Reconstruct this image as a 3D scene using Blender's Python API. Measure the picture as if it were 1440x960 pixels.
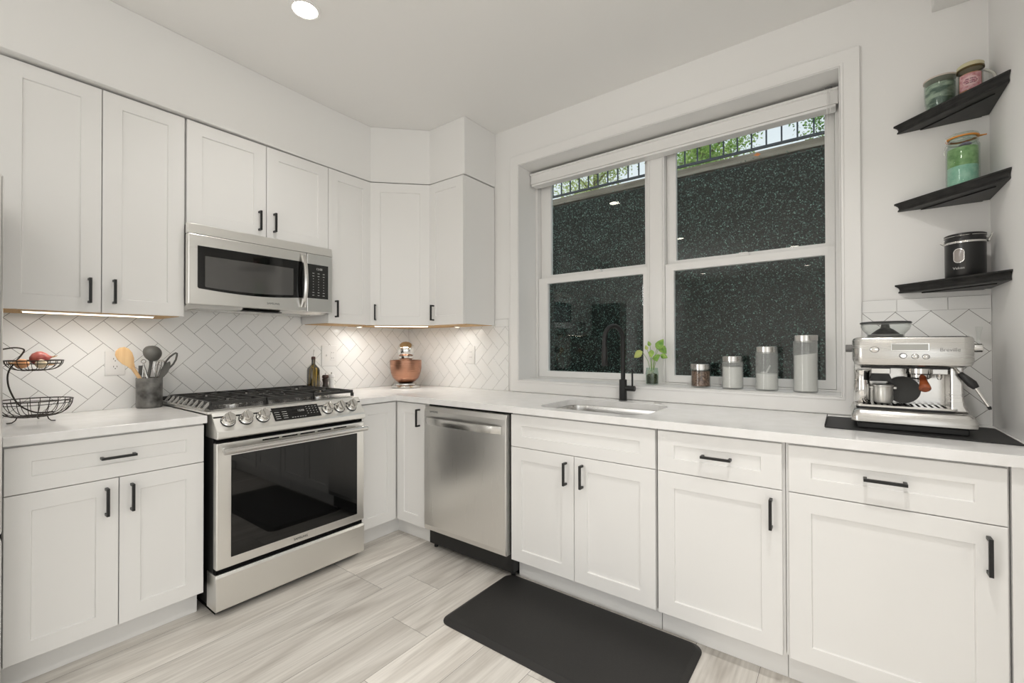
import bpy, bmesh, math, random
from mathutils import Vector, Matrix
random.seed(7)
for o in list(bpy.data.objects): bpy.data.objects.remove(o)
SC = bpy.context.scene
COL = SC.collection
# ------------------------------------------------------------------ camera
F_PX, W_PX, H_PX = 624.16, 1440.0, 960.0
yaw, pitch, roll = 0.643, 0.0077, 0.0021
fw = Vector((-math.sin(yaw)*math.cos(pitch), math.cos(yaw)*math.cos(pitch), math.sin(pitch)))
rt = Vector((math.cos(yaw), math.sin(yaw), 0)); up = rt.cross(fw)
R_ = rt*math.cos(roll) - up*math.sin(roll); U_ = rt*math.sin(roll) + up*math.cos(roll)
cam = bpy.data.cameras.new('camera'); co = bpy.data.objects.new('camera', cam); COL.objects.link(co)
cam.sensor_width = 36; cam.sensor_fit = 'HORIZONTAL'; cam.lens = 36*F_PX/W_PX
cam.shift_y = 3.6993/W_PX; cam.clip_start = .02; cam.clip_end = 200
m = Matrix((R_, U_, -fw)).transposed().to_4x4(); m.translation = Vector((2.9528, -2.4829, 1.2179))
co.matrix_world = m
SC.camera = co
# ------------------------------------------------------------------ world, exposure
SC.view_settings.view_transform = 'Standard'; SC.view_settings.look = 'None'
SC.view_settings.exposure = -0.1; SC.view_settings.gamma = 1; SC.view_settings.use_curve_mapping = False
w = bpy.data.worlds.new('sky'); SC.world = w; w.use_nodes = True
nt = w.node_tree; nt.nodes.clear()
wo = nt.nodes.new('ShaderNodeOutputWorld'); bg = nt.nodes.new('ShaderNodeBackground')
tc = nt.nodes.new('ShaderNodeTexCoord'); sep = nt.nodes.new('ShaderNodeSeparateXYZ'); rp = nt.nodes.new('ShaderNodeValToRGB')
rp.color_ramp.elements[0].position = .45; rp.color_ramp.elements[0].color = (.85, .87, .86, 1)
rp.color_ramp.elements[1].position = .9; rp.color_ramp.elements[1].color = (.80, .90, 1, 1)
mp = nt.nodes.new('ShaderNodeMapRange'); mp.inputs[1].default_value = -1; mp.inputs[2].default_value = 1
nt.links.new(tc.outputs['Generated'], sep.inputs[0]); nt.links.new(sep.outputs[2], mp.inputs[0])
nt.links.new(mp.outputs[0], rp.inputs[0]); nt.links.new(rp.outputs[0], bg.inputs[0])
bg.inputs[1].default_value = 1.15
nt.links.new(bg.outputs[0], wo.inputs[0])
def area(name, loc, size, power, aim, color=(1, 1, 1), sizey=None, shape='RECTANGLE', spread=180):
    l = bpy.data.lights.new(name, 'AREA'); l.energy = power; l.color = color; l.shape = shape
    l.size = size
    if sizey: l.size_y = sizey
    l.spread = math.radians(spread)
    o = bpy.data.objects.new(name, l); COL.objects.link(o); o.location = loc
    o.rotation_euler = Vector(aim).to_track_quat('-Z', 'Y').to_euler()
    return o
# added fill lamps at invented openings in the unseen room around the camera
area('fill_light_rear', (4.95, -8.12, 1.4), 2.6, 20, (-.25, 1, .05), (1, .99, .975), 2.1)
area('fill_light_side', (6.42, -3.85, 1.45), 4.4, 30, (-1, 0, 0), (1, .99, .975), 1.9)
area('fill_light_left', (.02, -5.6, 1.45), 1.1, 58, (1, .25, .05), (1, .99, .975), 1.9)
DP = {(1.0, -1.44): 2.6, (2.95, -1.35): 8.5, (2.98, -3.1): 5.2}
DOWNLIGHTS = [(1.0, -1.44), (1.1, -3.45), (2.35, -5.0), (.6, -6.9), (2.4, -7.1), (4.8, -3.4), (4.8, -5.6), (2.95, -1.35), (2.98, -3.1)]  # last two are added fill, placed out of view and out of reflections
# ------------------------------------------------------------------ materials
MATS = {}
def mat(name, color, rough=.5, metal=0, spec=.5, emit=None, estr=1, alpha=1, trans=0, coat=0, ior=1.45):
    if name in MATS: return MATS[name]
    mt = bpy.data.materials.new(name); mt.use_nodes = True
    b = mt.node_tree.nodes['Principled BSDF']
    b.inputs['Base Color'].default_value = (*color, 1); b.inputs['Roughness'].default_value = rough
    b.inputs['Metallic'].default_value = metal; b.inputs['Specular IOR Level'].default_value = spec
    b.inputs['IOR'].default_value = ior
    b.inputs['Coat Weight'].default_value = coat; b.inputs['Coat Roughness'].default_value = .05
    b.inputs['Transmission Weight'].default_value = trans
    if emit: b.inputs['Emission Color'].default_value = (*emit, 1); b.inputs['Emission Strength'].default_value = estr
    MATS[name] = mt
    return mt
def nodes(mt):
    return mt.node_tree, mt.node_tree.nodes['Principled BSDF']
def noise_col(mt, c1, c2, scale=(1, 1, 1), nscale=5, detail=4, lo=.35, hi=.65):
    t, b = nodes(mt)
    tcn = t.nodes.new('ShaderNodeTexCoord'); mpn = t.nodes.new('ShaderNodeMapping'); mpn.inputs['Scale'].default_value = scale
    nz = t.nodes.new('ShaderNodeTexNoise'); nz.inputs['Scale'].default_value = nscale; nz.inputs['Detail'].default_value = detail
    r = t.nodes.new('ShaderNodeValToRGB'); r.color_ramp.elements[0].position = lo; r.color_ramp.elements[1].position = hi
    r.color_ramp.elements[0].color = (*c1, 1); r.color_ramp.elements[1].color = (*c2, 1)
    t.links.new(tcn.outputs['Object'], mpn.inputs[0]); t.links.new(mpn.outputs[0], nz.inputs[0])
    t.links.new(nz.outputs[0], r.inputs[0]); t.links.new(r.outputs[0], b.inputs['Base Color'])
    return nz, r
def rough_noise(mt, scale, nscale, lo, hi, bump=0):
    t, b = nodes(mt)
    tcn = t.nodes.new('ShaderNodeTexCoord'); mpn = t.nodes.new('ShaderNodeMapping'); mpn.inputs['Scale'].default_value = scale
    nz = t.nodes.new('ShaderNodeTexNoise'); nz.inputs['Scale'].default_value = nscale; nz.inputs['Detail'].default_value = 3
    mr = t.nodes.new('ShaderNodeMapRange'); mr.inputs[3].default_value = lo; mr.inputs[4].default_value = hi
    t.links.new(tcn.outputs['Object'], mpn.inputs[0]); t.links.new(mpn.outputs[0], nz.inputs[0])
    t.links.new(nz.outputs[0], mr.inputs[0]); t.links.new(mr.outputs[0], b.inputs['Roughness'])
    if bump:
        bp = t.nodes.new('ShaderNodeBump'); bp.inputs['Strength'].default_value = bump; bp.inputs['Distance'].default_value = .001
        t.links.new(nz.outputs[0], bp.inputs['Height']); t.links.new(bp.outputs[0], b.inputs['Normal'])
WALL = mat('wall_paint', (.87, .86, .84), .85, spec=.2)
rough_noise(WALL, (1, 1, 1), 60, .8, .9, .05)
CEIL = mat('ceiling_paint', (.90, .89, .87), .9, spec=.1)
CAB = mat('cabinet_paint', (.86, .85, .83), .42, spec=.4)
TRIM = mat('trim_paint', (.87, .86, .84), .4, spec=.4)
TILE = mat('tile_glaze', (.87, .865, .845), .16, spec=.5)
TILE2 = mat('tile_glaze_plain', (.87, .865, .845), .2, spec=.5)
GROUT = mat('grout', (.20, .19, .175), .9)
QUARTZ = mat('quartz', (.84, .83, .81), .12, spec=.5)
noise_col(QUARTZ, (.86, .85, .83), (.91, .90, .89), nscale=18, detail=6)
STEEL = mat('brushed_steel', (.84, .83, .81), .3, 1)
rough_noise(STEEL, (400, 400, 3), 1.0, .24, .36, .02)
STEELH = mat('brushed_steel_horizontal', (.84, .83, .80), .3, 1)
rough_noise(STEELH, (2, 2, 300), 1.0, .24, .38, .02)
CHROME = mat('polished_chrome', (.72, .71, .69), .08, 1)
SATIN = mat('satin_steel', (.62, .61, .59), .22, 1)
BLACKM = mat('black_metal', (.012, .012, .012), .38, spec=.5)
IRON = mat('cast_iron', (.035, .034, .032), .42, spec=.5)
rough_noise(IRON, (1, 1, 1), 300, .35, .6, .1)
BGLASS = mat('black_glass', (.004, .004, .004), .03, spec=.6)
BPLAST = mat('black_plastic', (.015, .015, .015), .45)
DARK = mat('dark_gap', (.006, .006, .006), .9, spec=.1)
WOODRAW = mat('raw_maple_ply', (.56, .36, .17), .7)
PLASTIC = mat('white_plastic', (.80, .79, .77), .35)
WPRINT = mat('pale_print', (.55, .55, .53), .5)
GPRINT = mat('grey_print', (.10, .10, .10), .5)
LED = mat('led_strip', (1, .9, .75), .5, emit=(1, .88, .70), estr=3.0)
LAMP = mat('lamp_diffuser', (1, 1, 1), .5, emit=(1, .93, .80), estr=25)
def glass_thin(name, tint=(1, 1, 1), ior=1.45, boost=0.0, r=0.0):
    mt = bpy.data.materials.new(name); mt.use_nodes = True; t = mt.node_tree; t.nodes.clear()
    out = t.nodes.new('ShaderNodeOutputMaterial'); mx = t.nodes.new('ShaderNodeMixShader')
    tr = t.nodes.new('ShaderNodeBsdfTransparent'); tr.inputs[0].default_value = (*tint, 1)
    gl = t.nodes.new('ShaderNodeBsdfGlossy'); gl.inputs['Roughness'].default_value = r
    fr = t.nodes.new('ShaderNodeLayerWeight'); fr.inputs[0].default_value = .5
    pw = t.nodes.new('ShaderNodeMath'); pw.operation = 'POWER'; pw.inputs[1].default_value = 4.0
    ml = t.nodes.new('ShaderNodeMath'); ml.operation = 'MULTIPLY'; ml.inputs[1].default_value = .7
    ad = t.nodes.new('ShaderNodeMath'); ad.operation = 'ADD'; ad.inputs[1].default_value = ((ior-1)/(ior+1))**2+boost; ad.use_clamp = True
    t.links.new(fr.outputs['Facing'], pw.inputs[0]); t.links.new(pw.outputs[0], ml.inputs[0]); t.links.new(ml.outputs[0], ad.inputs[0]); t.links.new(ad.outputs[0], mx.inputs[0])
    t.links.new(tr.outputs[0], mx.inputs[1]); t.links.new(gl.outputs[0], mx.inputs[2]); t.links.new(mx.outputs[0], out.inputs[0])
    MATS[name] = mt
    return mt
PANE = glass_thin('window_glass', (.95, .975, .97), 1.45, 0.0)
JAR = glass_thin('jar_glass', (.97, .98, .975), 1.35, .01, .02)
def dusty_glass(name, w, c=(.85, .84, .82)):
    mt = glass_thin(name, (.97, .98, .975), 1.35, .01, .02); t = mt.node_tree
    out = [n for n in t.nodes if n.type == 'OUTPUT_MATERIAL'][0]; src = out.inputs[0].links[0].from_socket
    d = t.nodes.new('ShaderNodeBsdfDiffuse'); d.inputs[0].default_value = (*c, 1)
    tl = t.nodes.new('ShaderNodeBsdfTranslucent'); tl.inputs[0].default_value = (*c, 1)
    a = t.nodes.new('ShaderNodeMixShader'); a.inputs[0].default_value = .5; t.links.new(d.outputs[0], a.inputs[1]); t.links.new(tl.outputs[0], a.inputs[2])
    m_ = t.nodes.new('ShaderNodeMixShader'); m_.inputs[0].default_value = w
    t.links.new(src, m_.inputs[1]); t.links.new(a.outputs[0], m_.inputs[2]); t.links.new(m_.outputs[0], out.inputs[0])
    return mt
DUSTY = dusty_glass('dusty_jar_glass', .22)
JARG = glass_thin('green_jar_glass', (.90, .95, .92), 1.35, .02, .02)
# floor
FLOOR = mat('floor_planks', (.5, .46, .42), .38, spec=.35)
def floor_mat():
    t, b = nodes(FLOOR)
    at = t.nodes.new('ShaderNodeAttribute'); at.attribute_name = 'plank'
    tcn = t.nodes.new('ShaderNodeTexCoord')
    cmb = t.nodes.new('ShaderNodeVectorMath'); cmb.operation = 'ADD'
    sc2 = t.nodes.new('ShaderNodeVectorMath'); sc2.operation = 'SCALE'; sc2.inputs['Scale'].default_value = 37.0
    t.links.new(at.outputs['Color'], sc2.inputs[0]); t.links.new(tcn.outputs['Object'], cmb.inputs[0]); t.links.new(sc2.outputs[0], cmb.inputs[1])
    mpn = t.nodes.new('ShaderNodeMapping'); mpn.inputs['Scale'].default_value = (4.5, .6, 1)
    n1 = t.nodes.new('ShaderNodeTexNoise'); n1.inputs['Scale'].default_value = 1.6; n1.inputs['Detail'].default_value = 5; n1.inputs['Distortion'].default_value = 1.6
    t.links.new(cmb.outputs[0], mpn.inputs[0]); t.links.new(mpn.outputs[0], n1.inputs[0])
    r1 = t.nodes.new('ShaderNodeValToRGB')
    r1.color_ramp.elements[0].position = .30; r1.color_ramp.elements[0].color = (.63, .585, .53, 1)
    r1.color_ramp.elements[1].position = .60; r1.color_ramp.elements[1].color = (.90, .86, .80, 1)
    t.links.new(n1.outputs[0], r1.inputs[0])
    mp2 = t.nodes.new('ShaderNodeMapping'); mp2.inputs['Scale'].default_value = (90, 3, 1)
    n2 = t.nodes.new('ShaderNodeTexNoise'); n2.inputs['Scale'].default_value = 1; n2.inputs['Detail'].default_value = 6
    t.links.new(cmb.outputs[0], mp2.inputs[0]); t.links.new(mp2.outputs[0], n2.inputs[0])
    r2 = t.nodes.new('ShaderNodeValToRGB')
    r2.color_ramp.elements[0].position = .25; r2.color_ramp.elements[0].color = (.80, .79, .78, 1)
    r2.color_ramp.elements[1].position = .6; r2.color_ramp.elements[1].color = (1, 1, 1, 1)
    t.links.new(n2.outputs[0], r2.inputs[0])
    mx = t.nodes.new('ShaderNodeMix'); mx.data_type = 'RGBA'; mx.blend_type = 'MULTIPLY'; mx.inputs[0].default_value = 1
    t.links.new(r1.outputs[0], mx.inputs[6]); t.links.new(r2.outputs[0], mx.inputs[7])
    # per plank tone
    sp = t.nodes.new('ShaderNodeSeparateColor'); t.links.new(at.outputs['Color'], sp.inputs[0])
    mr = t.nodes.new('ShaderNodeMapRange'); mr.inputs[3].default_value = .84; mr.inputs[4].default_value = 1.06
    t.links.new(sp.outputs[0], mr.inputs[0])
    m2 = t.nodes.new('ShaderNodeVectorMath'); m2.operation = 'SCALE'
    t.links.new(mx.outputs[2], m2.inputs[0]); t.links.new(mr.outputs[0], m2.inputs['Scale'])
    t.links.new(m2.outputs[0], b.inputs['Base Color'])
floor_mat()
# ------------------------------------------------------------------ helpers
def new_bm(): return bmesh.new()
def box(bm, x0, x1, y0, y1, z0, z1):
    vs = [bm.verts.new((x, y, z)) for x in (x0, x1) for y in (y0, y1) for z in (z0, z1)]
    for f in ((0, 1, 3, 2), (4, 6, 7, 5), (0, 4, 5, 1), (2, 3, 7, 6), (0, 2, 6, 4), (1, 5, 7, 3)):
        bm.faces.new([vs[i] for i in f])
    return bm
def boxm(*b, M=None):
    bm = new_bm(); box(bm, *b)
    if M: bm.transform(M)
    return bm
def prism(bm, pts, axis, a, b):
    """closed outline pts (2-D) extruded along axis from a to b; pts map to the other two axes in xyz order"""
    def P(p, t):
        if axis == 'x': return (t, p[0], p[1])
        if axis == 'y': return (p[0], t, p[1])
        return (p[0], p[1], t)
    A = [bm.verts.new(P(p, a)) for p in pts]; B = [bm.verts.new(P(p, b)) for p in pts]
    n = len(pts)
    bm.faces.new(A); bm.faces.new(B[::-1])
    for i in range(n): bm.faces.new((A[i], B[i], B[(i+1) % n], A[(i+1) % n]))
    return bm
def lathe(bm, prof, c=(0, 0, 0), seg=40, M=None, cap=True):
    """prof: list of (r, z)"""
    rings = []; new = []
    for r, z in prof:
        if r < 1e-5:
            v = bm.verts.new((c[0], c[1], c[2]+z)); rings.append([v]); new.append(v)
        else:
            ring = [bm.verts.new((c[0]+r*math.cos(2*math.pi*k/seg), c[1]+r*math.sin(2*math.pi*k/seg), c[2]+z)) for k in range(seg)]
            rings.append(ring); new += ring
    for a, b in zip(rings, rings[1:]):
        for k in range(seg):
            k2 = (k+1) % seg
            if len(a) == 1 and len(b) == 1: continue
            if len(a) == 1: bm.faces.new((a[0], b[k], b[k2]))
            elif len(b) == 1: bm.faces.new((a[k], b[0], a[k2]))
            else: bm.faces.new((a[k], b[k], b[k2], a[k2]))
    if cap:
        if len(rings[0]) > 1: bm.faces.new(rings[0])
        if len(rings[-1]) > 1: bm.faces.new(rings[-1][::-1])
    if M: bmesh.ops.transform(bm, matrix=M, verts=new)
    return bm
def tube(bm, pts, r, seg=10, closed=False):
    pts = [Vector(p) for p in pts]; n = len(pts)
    rs = r if isinstance(r, (list, tuple)) else [r]*n
    rings = []; prev = None
    for i, p in enumerate(pts):
        if closed: t = pts[(i+1) % n]-pts[i-1]
        else: t = pts[min(i+1, n-1)]-pts[max(i-1, 0)]
        if t.length < 1e-9: t = Vector((0, 0, 1))
        t.normalize()
        if prev is None:
            a = t.orthogonal().normalized()
        else:
            a = prev-t*prev.dot(t)
            a = a.normalized() if a.length > 1e-6 else t.orthogonal().normalized()
        prev = a; b = t.cross(a)
        rings.append([bm.verts.new(p+(a*math.cos(2*math.pi*k/seg)+b*math.sin(2*math.pi*k/seg))*rs[i]) for k in range(seg)])
    pairs = list(zip(rings, rings[1:]))
    if closed: pairs.append((rings[-1], rings[0]))
    for A, B in pairs:
        for k in range(seg):
            k2 = (k+1) % seg; bm.faces.new((A[k], A[k2], B[k2], B[k]))
    if not closed:
        bm.faces.new(rings[0][::-1]); bm.faces.new(rings[-1])
    return bm
def circle(c, r, n=32, z=None, ry=None):
    return [(c[0]+r*math.cos(2*math.pi*k/n), c[1]+(ry or r)*math.sin(2*math.pi*k/n), c[2] if z is None else z) for k in range(n)]
def rrect(x0, x1, y0, y1, r, n=6):
    pts = []
    for cx, cy, a0 in ((x1-r, y1-r, 0), (x0+r, y1-r, 90), (x0+r, y0+r, 180), (x1-r, y0+r, 270)):
        for k in range(n+1):
            a = math.radians(a0+90*k/n); pts.append((cx+r*math.cos(a), cy+r*math.sin(a)))
    return pts
def arc(c, r, a0, a1, n, plane='xz', fixed=0):
    out = []
    for k in range(n+1):
        a = math.radians(a0+(a1-a0)*k/n); p = (c[0]+r*math.cos(a), c[1]+r*math.sin(a))
        out.append((p[0], fixed, p[1]) if plane == 'xz' else ((fixed, p[0], p[1]) if plane == 'yz' else (p[0], p[1], fixed)))
    return out
def worldloc(o):
    v = Vector(o.location)
    while o.parent: o = o.parent; v += o.location
    return v
def obj(name, bm, material, parent=None, smooth=False, bevel=0, bseg=2, sub=0, origin=None):
    bmesh.ops.recalc_face_normals(bm, faces=bm.faces)
    me = bpy.data.meshes.new(name)
    org = Vector(origin) if origin is not None else (worldloc(parent) if parent else Vector((0, 0, 0)))
    if origin is None and parent is None: org = Vector((0, 0, 0))
    bm.to_mesh(me); bm.free()
    me.transform(Matrix.Translation(-org))
    if isinstance(material, (list, tuple)):
        for mm in material: me.materials.append(mm)
    else: me.materials.append(material)
    o = bpy.data.objects.new(name, me); COL.objects.link(o)
    if parent: o.parent = parent; o.location = org-worldloc(parent)
    else: o.location = org
    if smooth:
        for p in me.polygons: p.use_smooth = True
        try: me.set_sharp_from_angle(angle=math.radians(35))
        except Exception: pass
    if bevel:
        md = o.modifiers.new('bevel', 'BEVEL'); md.width = bevel; md.segments = bseg; md.limit_method = 'ANGLE'; md.angle_limit = math.radians(40)
    if sub:
        md = o.modifiers.new('sub', 'SUBSURF'); md.levels = sub; md.render_levels = sub
    return o
def thing(name, label, cat, loc=(0, 0, 0), group=None):
    o = bpy.data.objects.new(name, None); COL.objects.link(o); o.location = loc; o.empty_display_size = .05
    o['label'] = label; o['category'] = cat
    if group: o['group'] = group
    return o
def tag(o, label, cat, group=None, kind=None):
    o['label'] = label; o['category'] = cat
    if group: o['group'] = group
    if kind: o['kind'] = kind
    return o
def struct(name, bm, material, parent=None, **k):
    o = obj(name, bm, material, parent, **k)
    if parent is None: o['kind'] = 'structure'
    return o
def text(name, s, size, M, material, parent, depth=.0003):
    c = bpy.data.curves.new(name, 'FONT'); c.body = s; c.size = size; c.align_x = 'CENTER'; c.align_y = 'CENTER'; c.extrude = depth
    t = bpy.data.objects.new(name+'_tmp', c); COL.objects.link(t)
    me = bpy.data.meshes.new_from_object(t); bpy.data.objects.remove(t); bpy.data.curves.remove(c)
    me.name = name; me.transform(Matrix.Translation(-worldloc(parent)) @ M); me.materials.clear(); me.materials.append(material)
    o = bpy.data.objects.new(name, me); COL.objects.link(o); o.parent = parent
    return o
def frameM(origin, u, n, v=(0, 0, 1)):
    """local x->u, y->v, z->n"""
    u = Vector(u).normalized(); v = Vector(v).normalized(); n = Vector(n).normalized()
    M = Matrix((u, v, n)).transposed().to_4x4(); M.translation = Vector(origin); return M
# ------------------------------------------------------------------ room dimensions
XC, ZC = 3.408, 2.755
WL, WR, WB, WT = 1.16, 2.943, .994, 2.474       # window opening
# ------------------------------------------------------------------ structure
def build_floor():
    bm = new_bm(); lay = bm.loops.layers.color.new('plank')
    rnd = random.Random(3); tone = {(1, 0): .95}
    x = .845-.2305*9; k = 0
    joints = {0: -1.076, 1: -1.076, 2: -.907, 3: -1.195, 4: -1.5, 5: -.62}
    i = -9
    while x < 7.0:
        base = joints.get(i+1, None)
        if base is None: base = -rnd.random()*1.22
        y = base+1.22*math.ceil((.35-base)/1.22)
        while y > -8.5:
            g = .0007
            y0, y1 = max(y-1.22, -8.6), min(y, .35)
            if y1 > y0+.01:
                vs = [bm.verts.new(p) for p in ((x+g, y0+g, 0), (x+.2305-g, y0+g, 0), (x+.2305-g, y1-g, 0), (x+g, y1-g, 0))]
                f = bm.faces.new(vs); c = (rnd.random(), rnd.random(), rnd.random(), 1)
                for l in f.loops: l[lay] = c
            y -= 1.22
        x += .2305; i += 1
    o = obj('floor', bm, FLOOR); o['kind'] = 'structure'
    bm = boxm(-1.3, 7.1, -8.7, .4, -.06, -.0012); s = obj('floor_slab', bm, mat('floor_joint', (.12, .10, .085), .8), o)
build_floor()
struct('ceiling', boxm(-.2, 6.6, -8.3, .35, ZC, ZC+.1), CEIL)
bm = new_bm(); box(bm, -.15, 0, -5.0, .3, 0, ZC); box(bm, -.15, 0, -8.3, -6.2, 0, ZC); box(bm, -.15, 0, -6.2, -5.0, 0, .45); box(bm, -.15, 0, -6.2, -5.0, 2.45, ZC)  # opening in the unseen stretch is added for the left fill lamp
struct('wall_left', bm, WALL)
bm = new_bm()
box(bm, 0, WL, 0, .3, 0, ZC); box(bm, WR, XC, 0, .3, 0, ZC); box(bm, WL, WR, 0, .3, 0, WB); box(bm, WL, WR, 0, .3, WT, ZC)
struct('wall_back', bm, WALL)
struct('wall_right', boxm(XC, XC+.14, -1.2, .3, 0, ZC), WALL)
bm = new_bm(); box(bm, 6.5, 6.6, -8.3, -6.1, 0, ZC); box(bm, 6.5, 6.6, -1.6, -1.2, 0, ZC); box(bm, 6.5, 6.6, -6.1, -1.6, 0, .45); box(bm, 6.5, 6.6, -6.1, -1.6, 2.45, ZC)  # unseen side wall; its opening is added for the side fill lamp
box(bm, XC+.14, 6.6, -1.2, -1.1, 0, ZC)
struct('wall_side', bm, WALL)
bm = new_bm(); box(bm, 0, 3.6, -8.3, -8.2, 0, ZC); box(bm, 6.3, 6.5, -8.3, -8.2, 0, ZC); box(bm, 3.6, 6.3, -8.3, -8.2, 2.45, ZC); box(bm, 3.6, 6.3, -8.3, -8.2, 0, .35)  # unseen rear wall; its opening is added for the rear fill lamp
struct('wall_rear', bm, WALL)
# soffit above the wall cabinets: face runs slightly out of square with the cabinets
bm = new_bm()
prism(bm, [(0, 0), (0, -3.3), (.392, -3.3), (.382, -2.31), (.325, -1.0), (.325, -.61), (.61, -.325), (.946, -.325), (.946, 0)], 'z', 2.372, ZC)
struct('wall_soffit', bm, WALL, bevel=.004)
struct('wall_bulkhead', boxm(3.247, XC, -1.2, 0, 2.585, ZC), WALL, bevel=.003)
# backsplash tiles (herringbone of 3 x 6 tiles at 45 degrees)
WT_ = .0777; S2 = math.sqrt(2)
def clip(poly, x0, x1, z0, z1):
    def cut(P, f, inter):
        out = []
        for i in range(len(P)):
            a, b = P[i-1], P[i]
            fa, fb = f(a), f(b)
            if (fa >= 0) != (fb >= 0):
                t = fa/(fa-fb); out.append((a[0]+(b[0]-a[0])*t, a[1]+(b[1]-a[1])*t))
            if fb >= 0: out.append(b)
        return out
    for f in (lambda p: p[0]-x0, lambda p: x1-p[0], lambda p: p[1]-z0, lambda p: z1-p[1]):
        if len(poly) < 3: return []
        poly = cut(poly, f, None)
    return poly
def herring(bm, ou, ov, h0, h1, z0, z1, P, th=.0075):
    g = .0009
    for i in range(-60, 80):
        for j in range(-80, 80):
            k = (i+j+1) % 4
            if k == 0: u0, v0, u1, v1 = i, j, i+2, j+1
            elif k == 2: u0, v0, u1, v1 = i, j, i+1, j+2
            else: continue
            u0, u1 = ou+u0*WT_+g, ou+u1*WT_-g; v0, v1 = ov+v0*WT_+g, ov+v1*WT_-g
            cx = (u0+u1-v0-v1)/2/S2; cz = (u0+u1+v0+v1)/2/S2
            if cx < h0-.15 or cx > h1+.15 or cz < z0-.15 or cz > z1+.15: continue
            poly = clip([((u-v)/S2, (u+v)/S2) for u, v in ((u0, v0), (u1, v0), (u1, v1), (u0, v1))], h0, h1, z0, z1)
            if len(poly) < 3: continue
            ar = abs(sum(poly[q-1][0]*poly[q][1]-poly[q][0]*poly[q-1][1] for q in range(len(poly))))/2
            if ar < 2e-5: continue
            addtile(bm, poly, P, th)
def addtile(bm, poly, P, th):
    A = [bm.verts.new(P(h, z, 0)) for h, z in poly]; B = [bm.verts.new(P(h, z, th)) for h, z in poly]
    bm.faces.new(B)
    for q in range(len(poly)): bm.faces.new((A[q-1], A[q], B[q], B[q-1]))
PA = lambda h, z, d: (d, h, z)
PB = lambda h, z, d: (h, -d, z)
def backsplash(name, segs, P, ou, ov, rows):
    bm = new_bm()
    for h0, h1, z0, z1 in segs: herring(bm, ou, ov, h0, h1, z0, z1, P)
    for h0, h1, z0, z1 in rows: addtile(bm, [(h0+.0009, z0+.0009), (h1-.0009, z0+.0009), (h1-.0009, z1-.0009), (h0+.0009, z1-.0009)], P, .0075)
    bg_ = new_bm()
    for h0, h1, z0, z1 in list(segs)+list(rows):
        a, b = P(h0+.0025, z0, .0002), P(h1-.0025, z1, .006)
        box(bg_, min(a[0], b[0]), max(a[0], b[0]), min(a[1], b[1]), max(a[1], b[1]), z0, z1)
    o = struct(name, bm, TILE); obj('grout', bg_, GROUT, o)
OU, OV = -.178, 1.783
backsplash('wall_tile_left', [(-2.32, -1.69, .914, 1.38), (-1.69, -.935, .80, 1.46), (-.935, -.009, .914, 1.38)], PA, OU, OV, [])
off = (3.252-.178*0)  # phase on the window wall
backsplash('wall_tile_back', [(.009, .945, .914, 1.38), (.945, 1.0655, .914, 1.3655)], PB, 3.252, -1.401-3*WT_, [(.947, 1.0655, 1.3655, 1.418)])
backsplash('wall_tile_window_right', [(3.0145, XC-.001, .914, 1.3655)], PB, 3.252, -1.401-3*WT_, [(3.0145, 3.130, 1.3655, 1.418), (3.130, 3.286, 1.3655, 1.418), (3.286, XC-.001, 1.3655, 1.418)])
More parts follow.
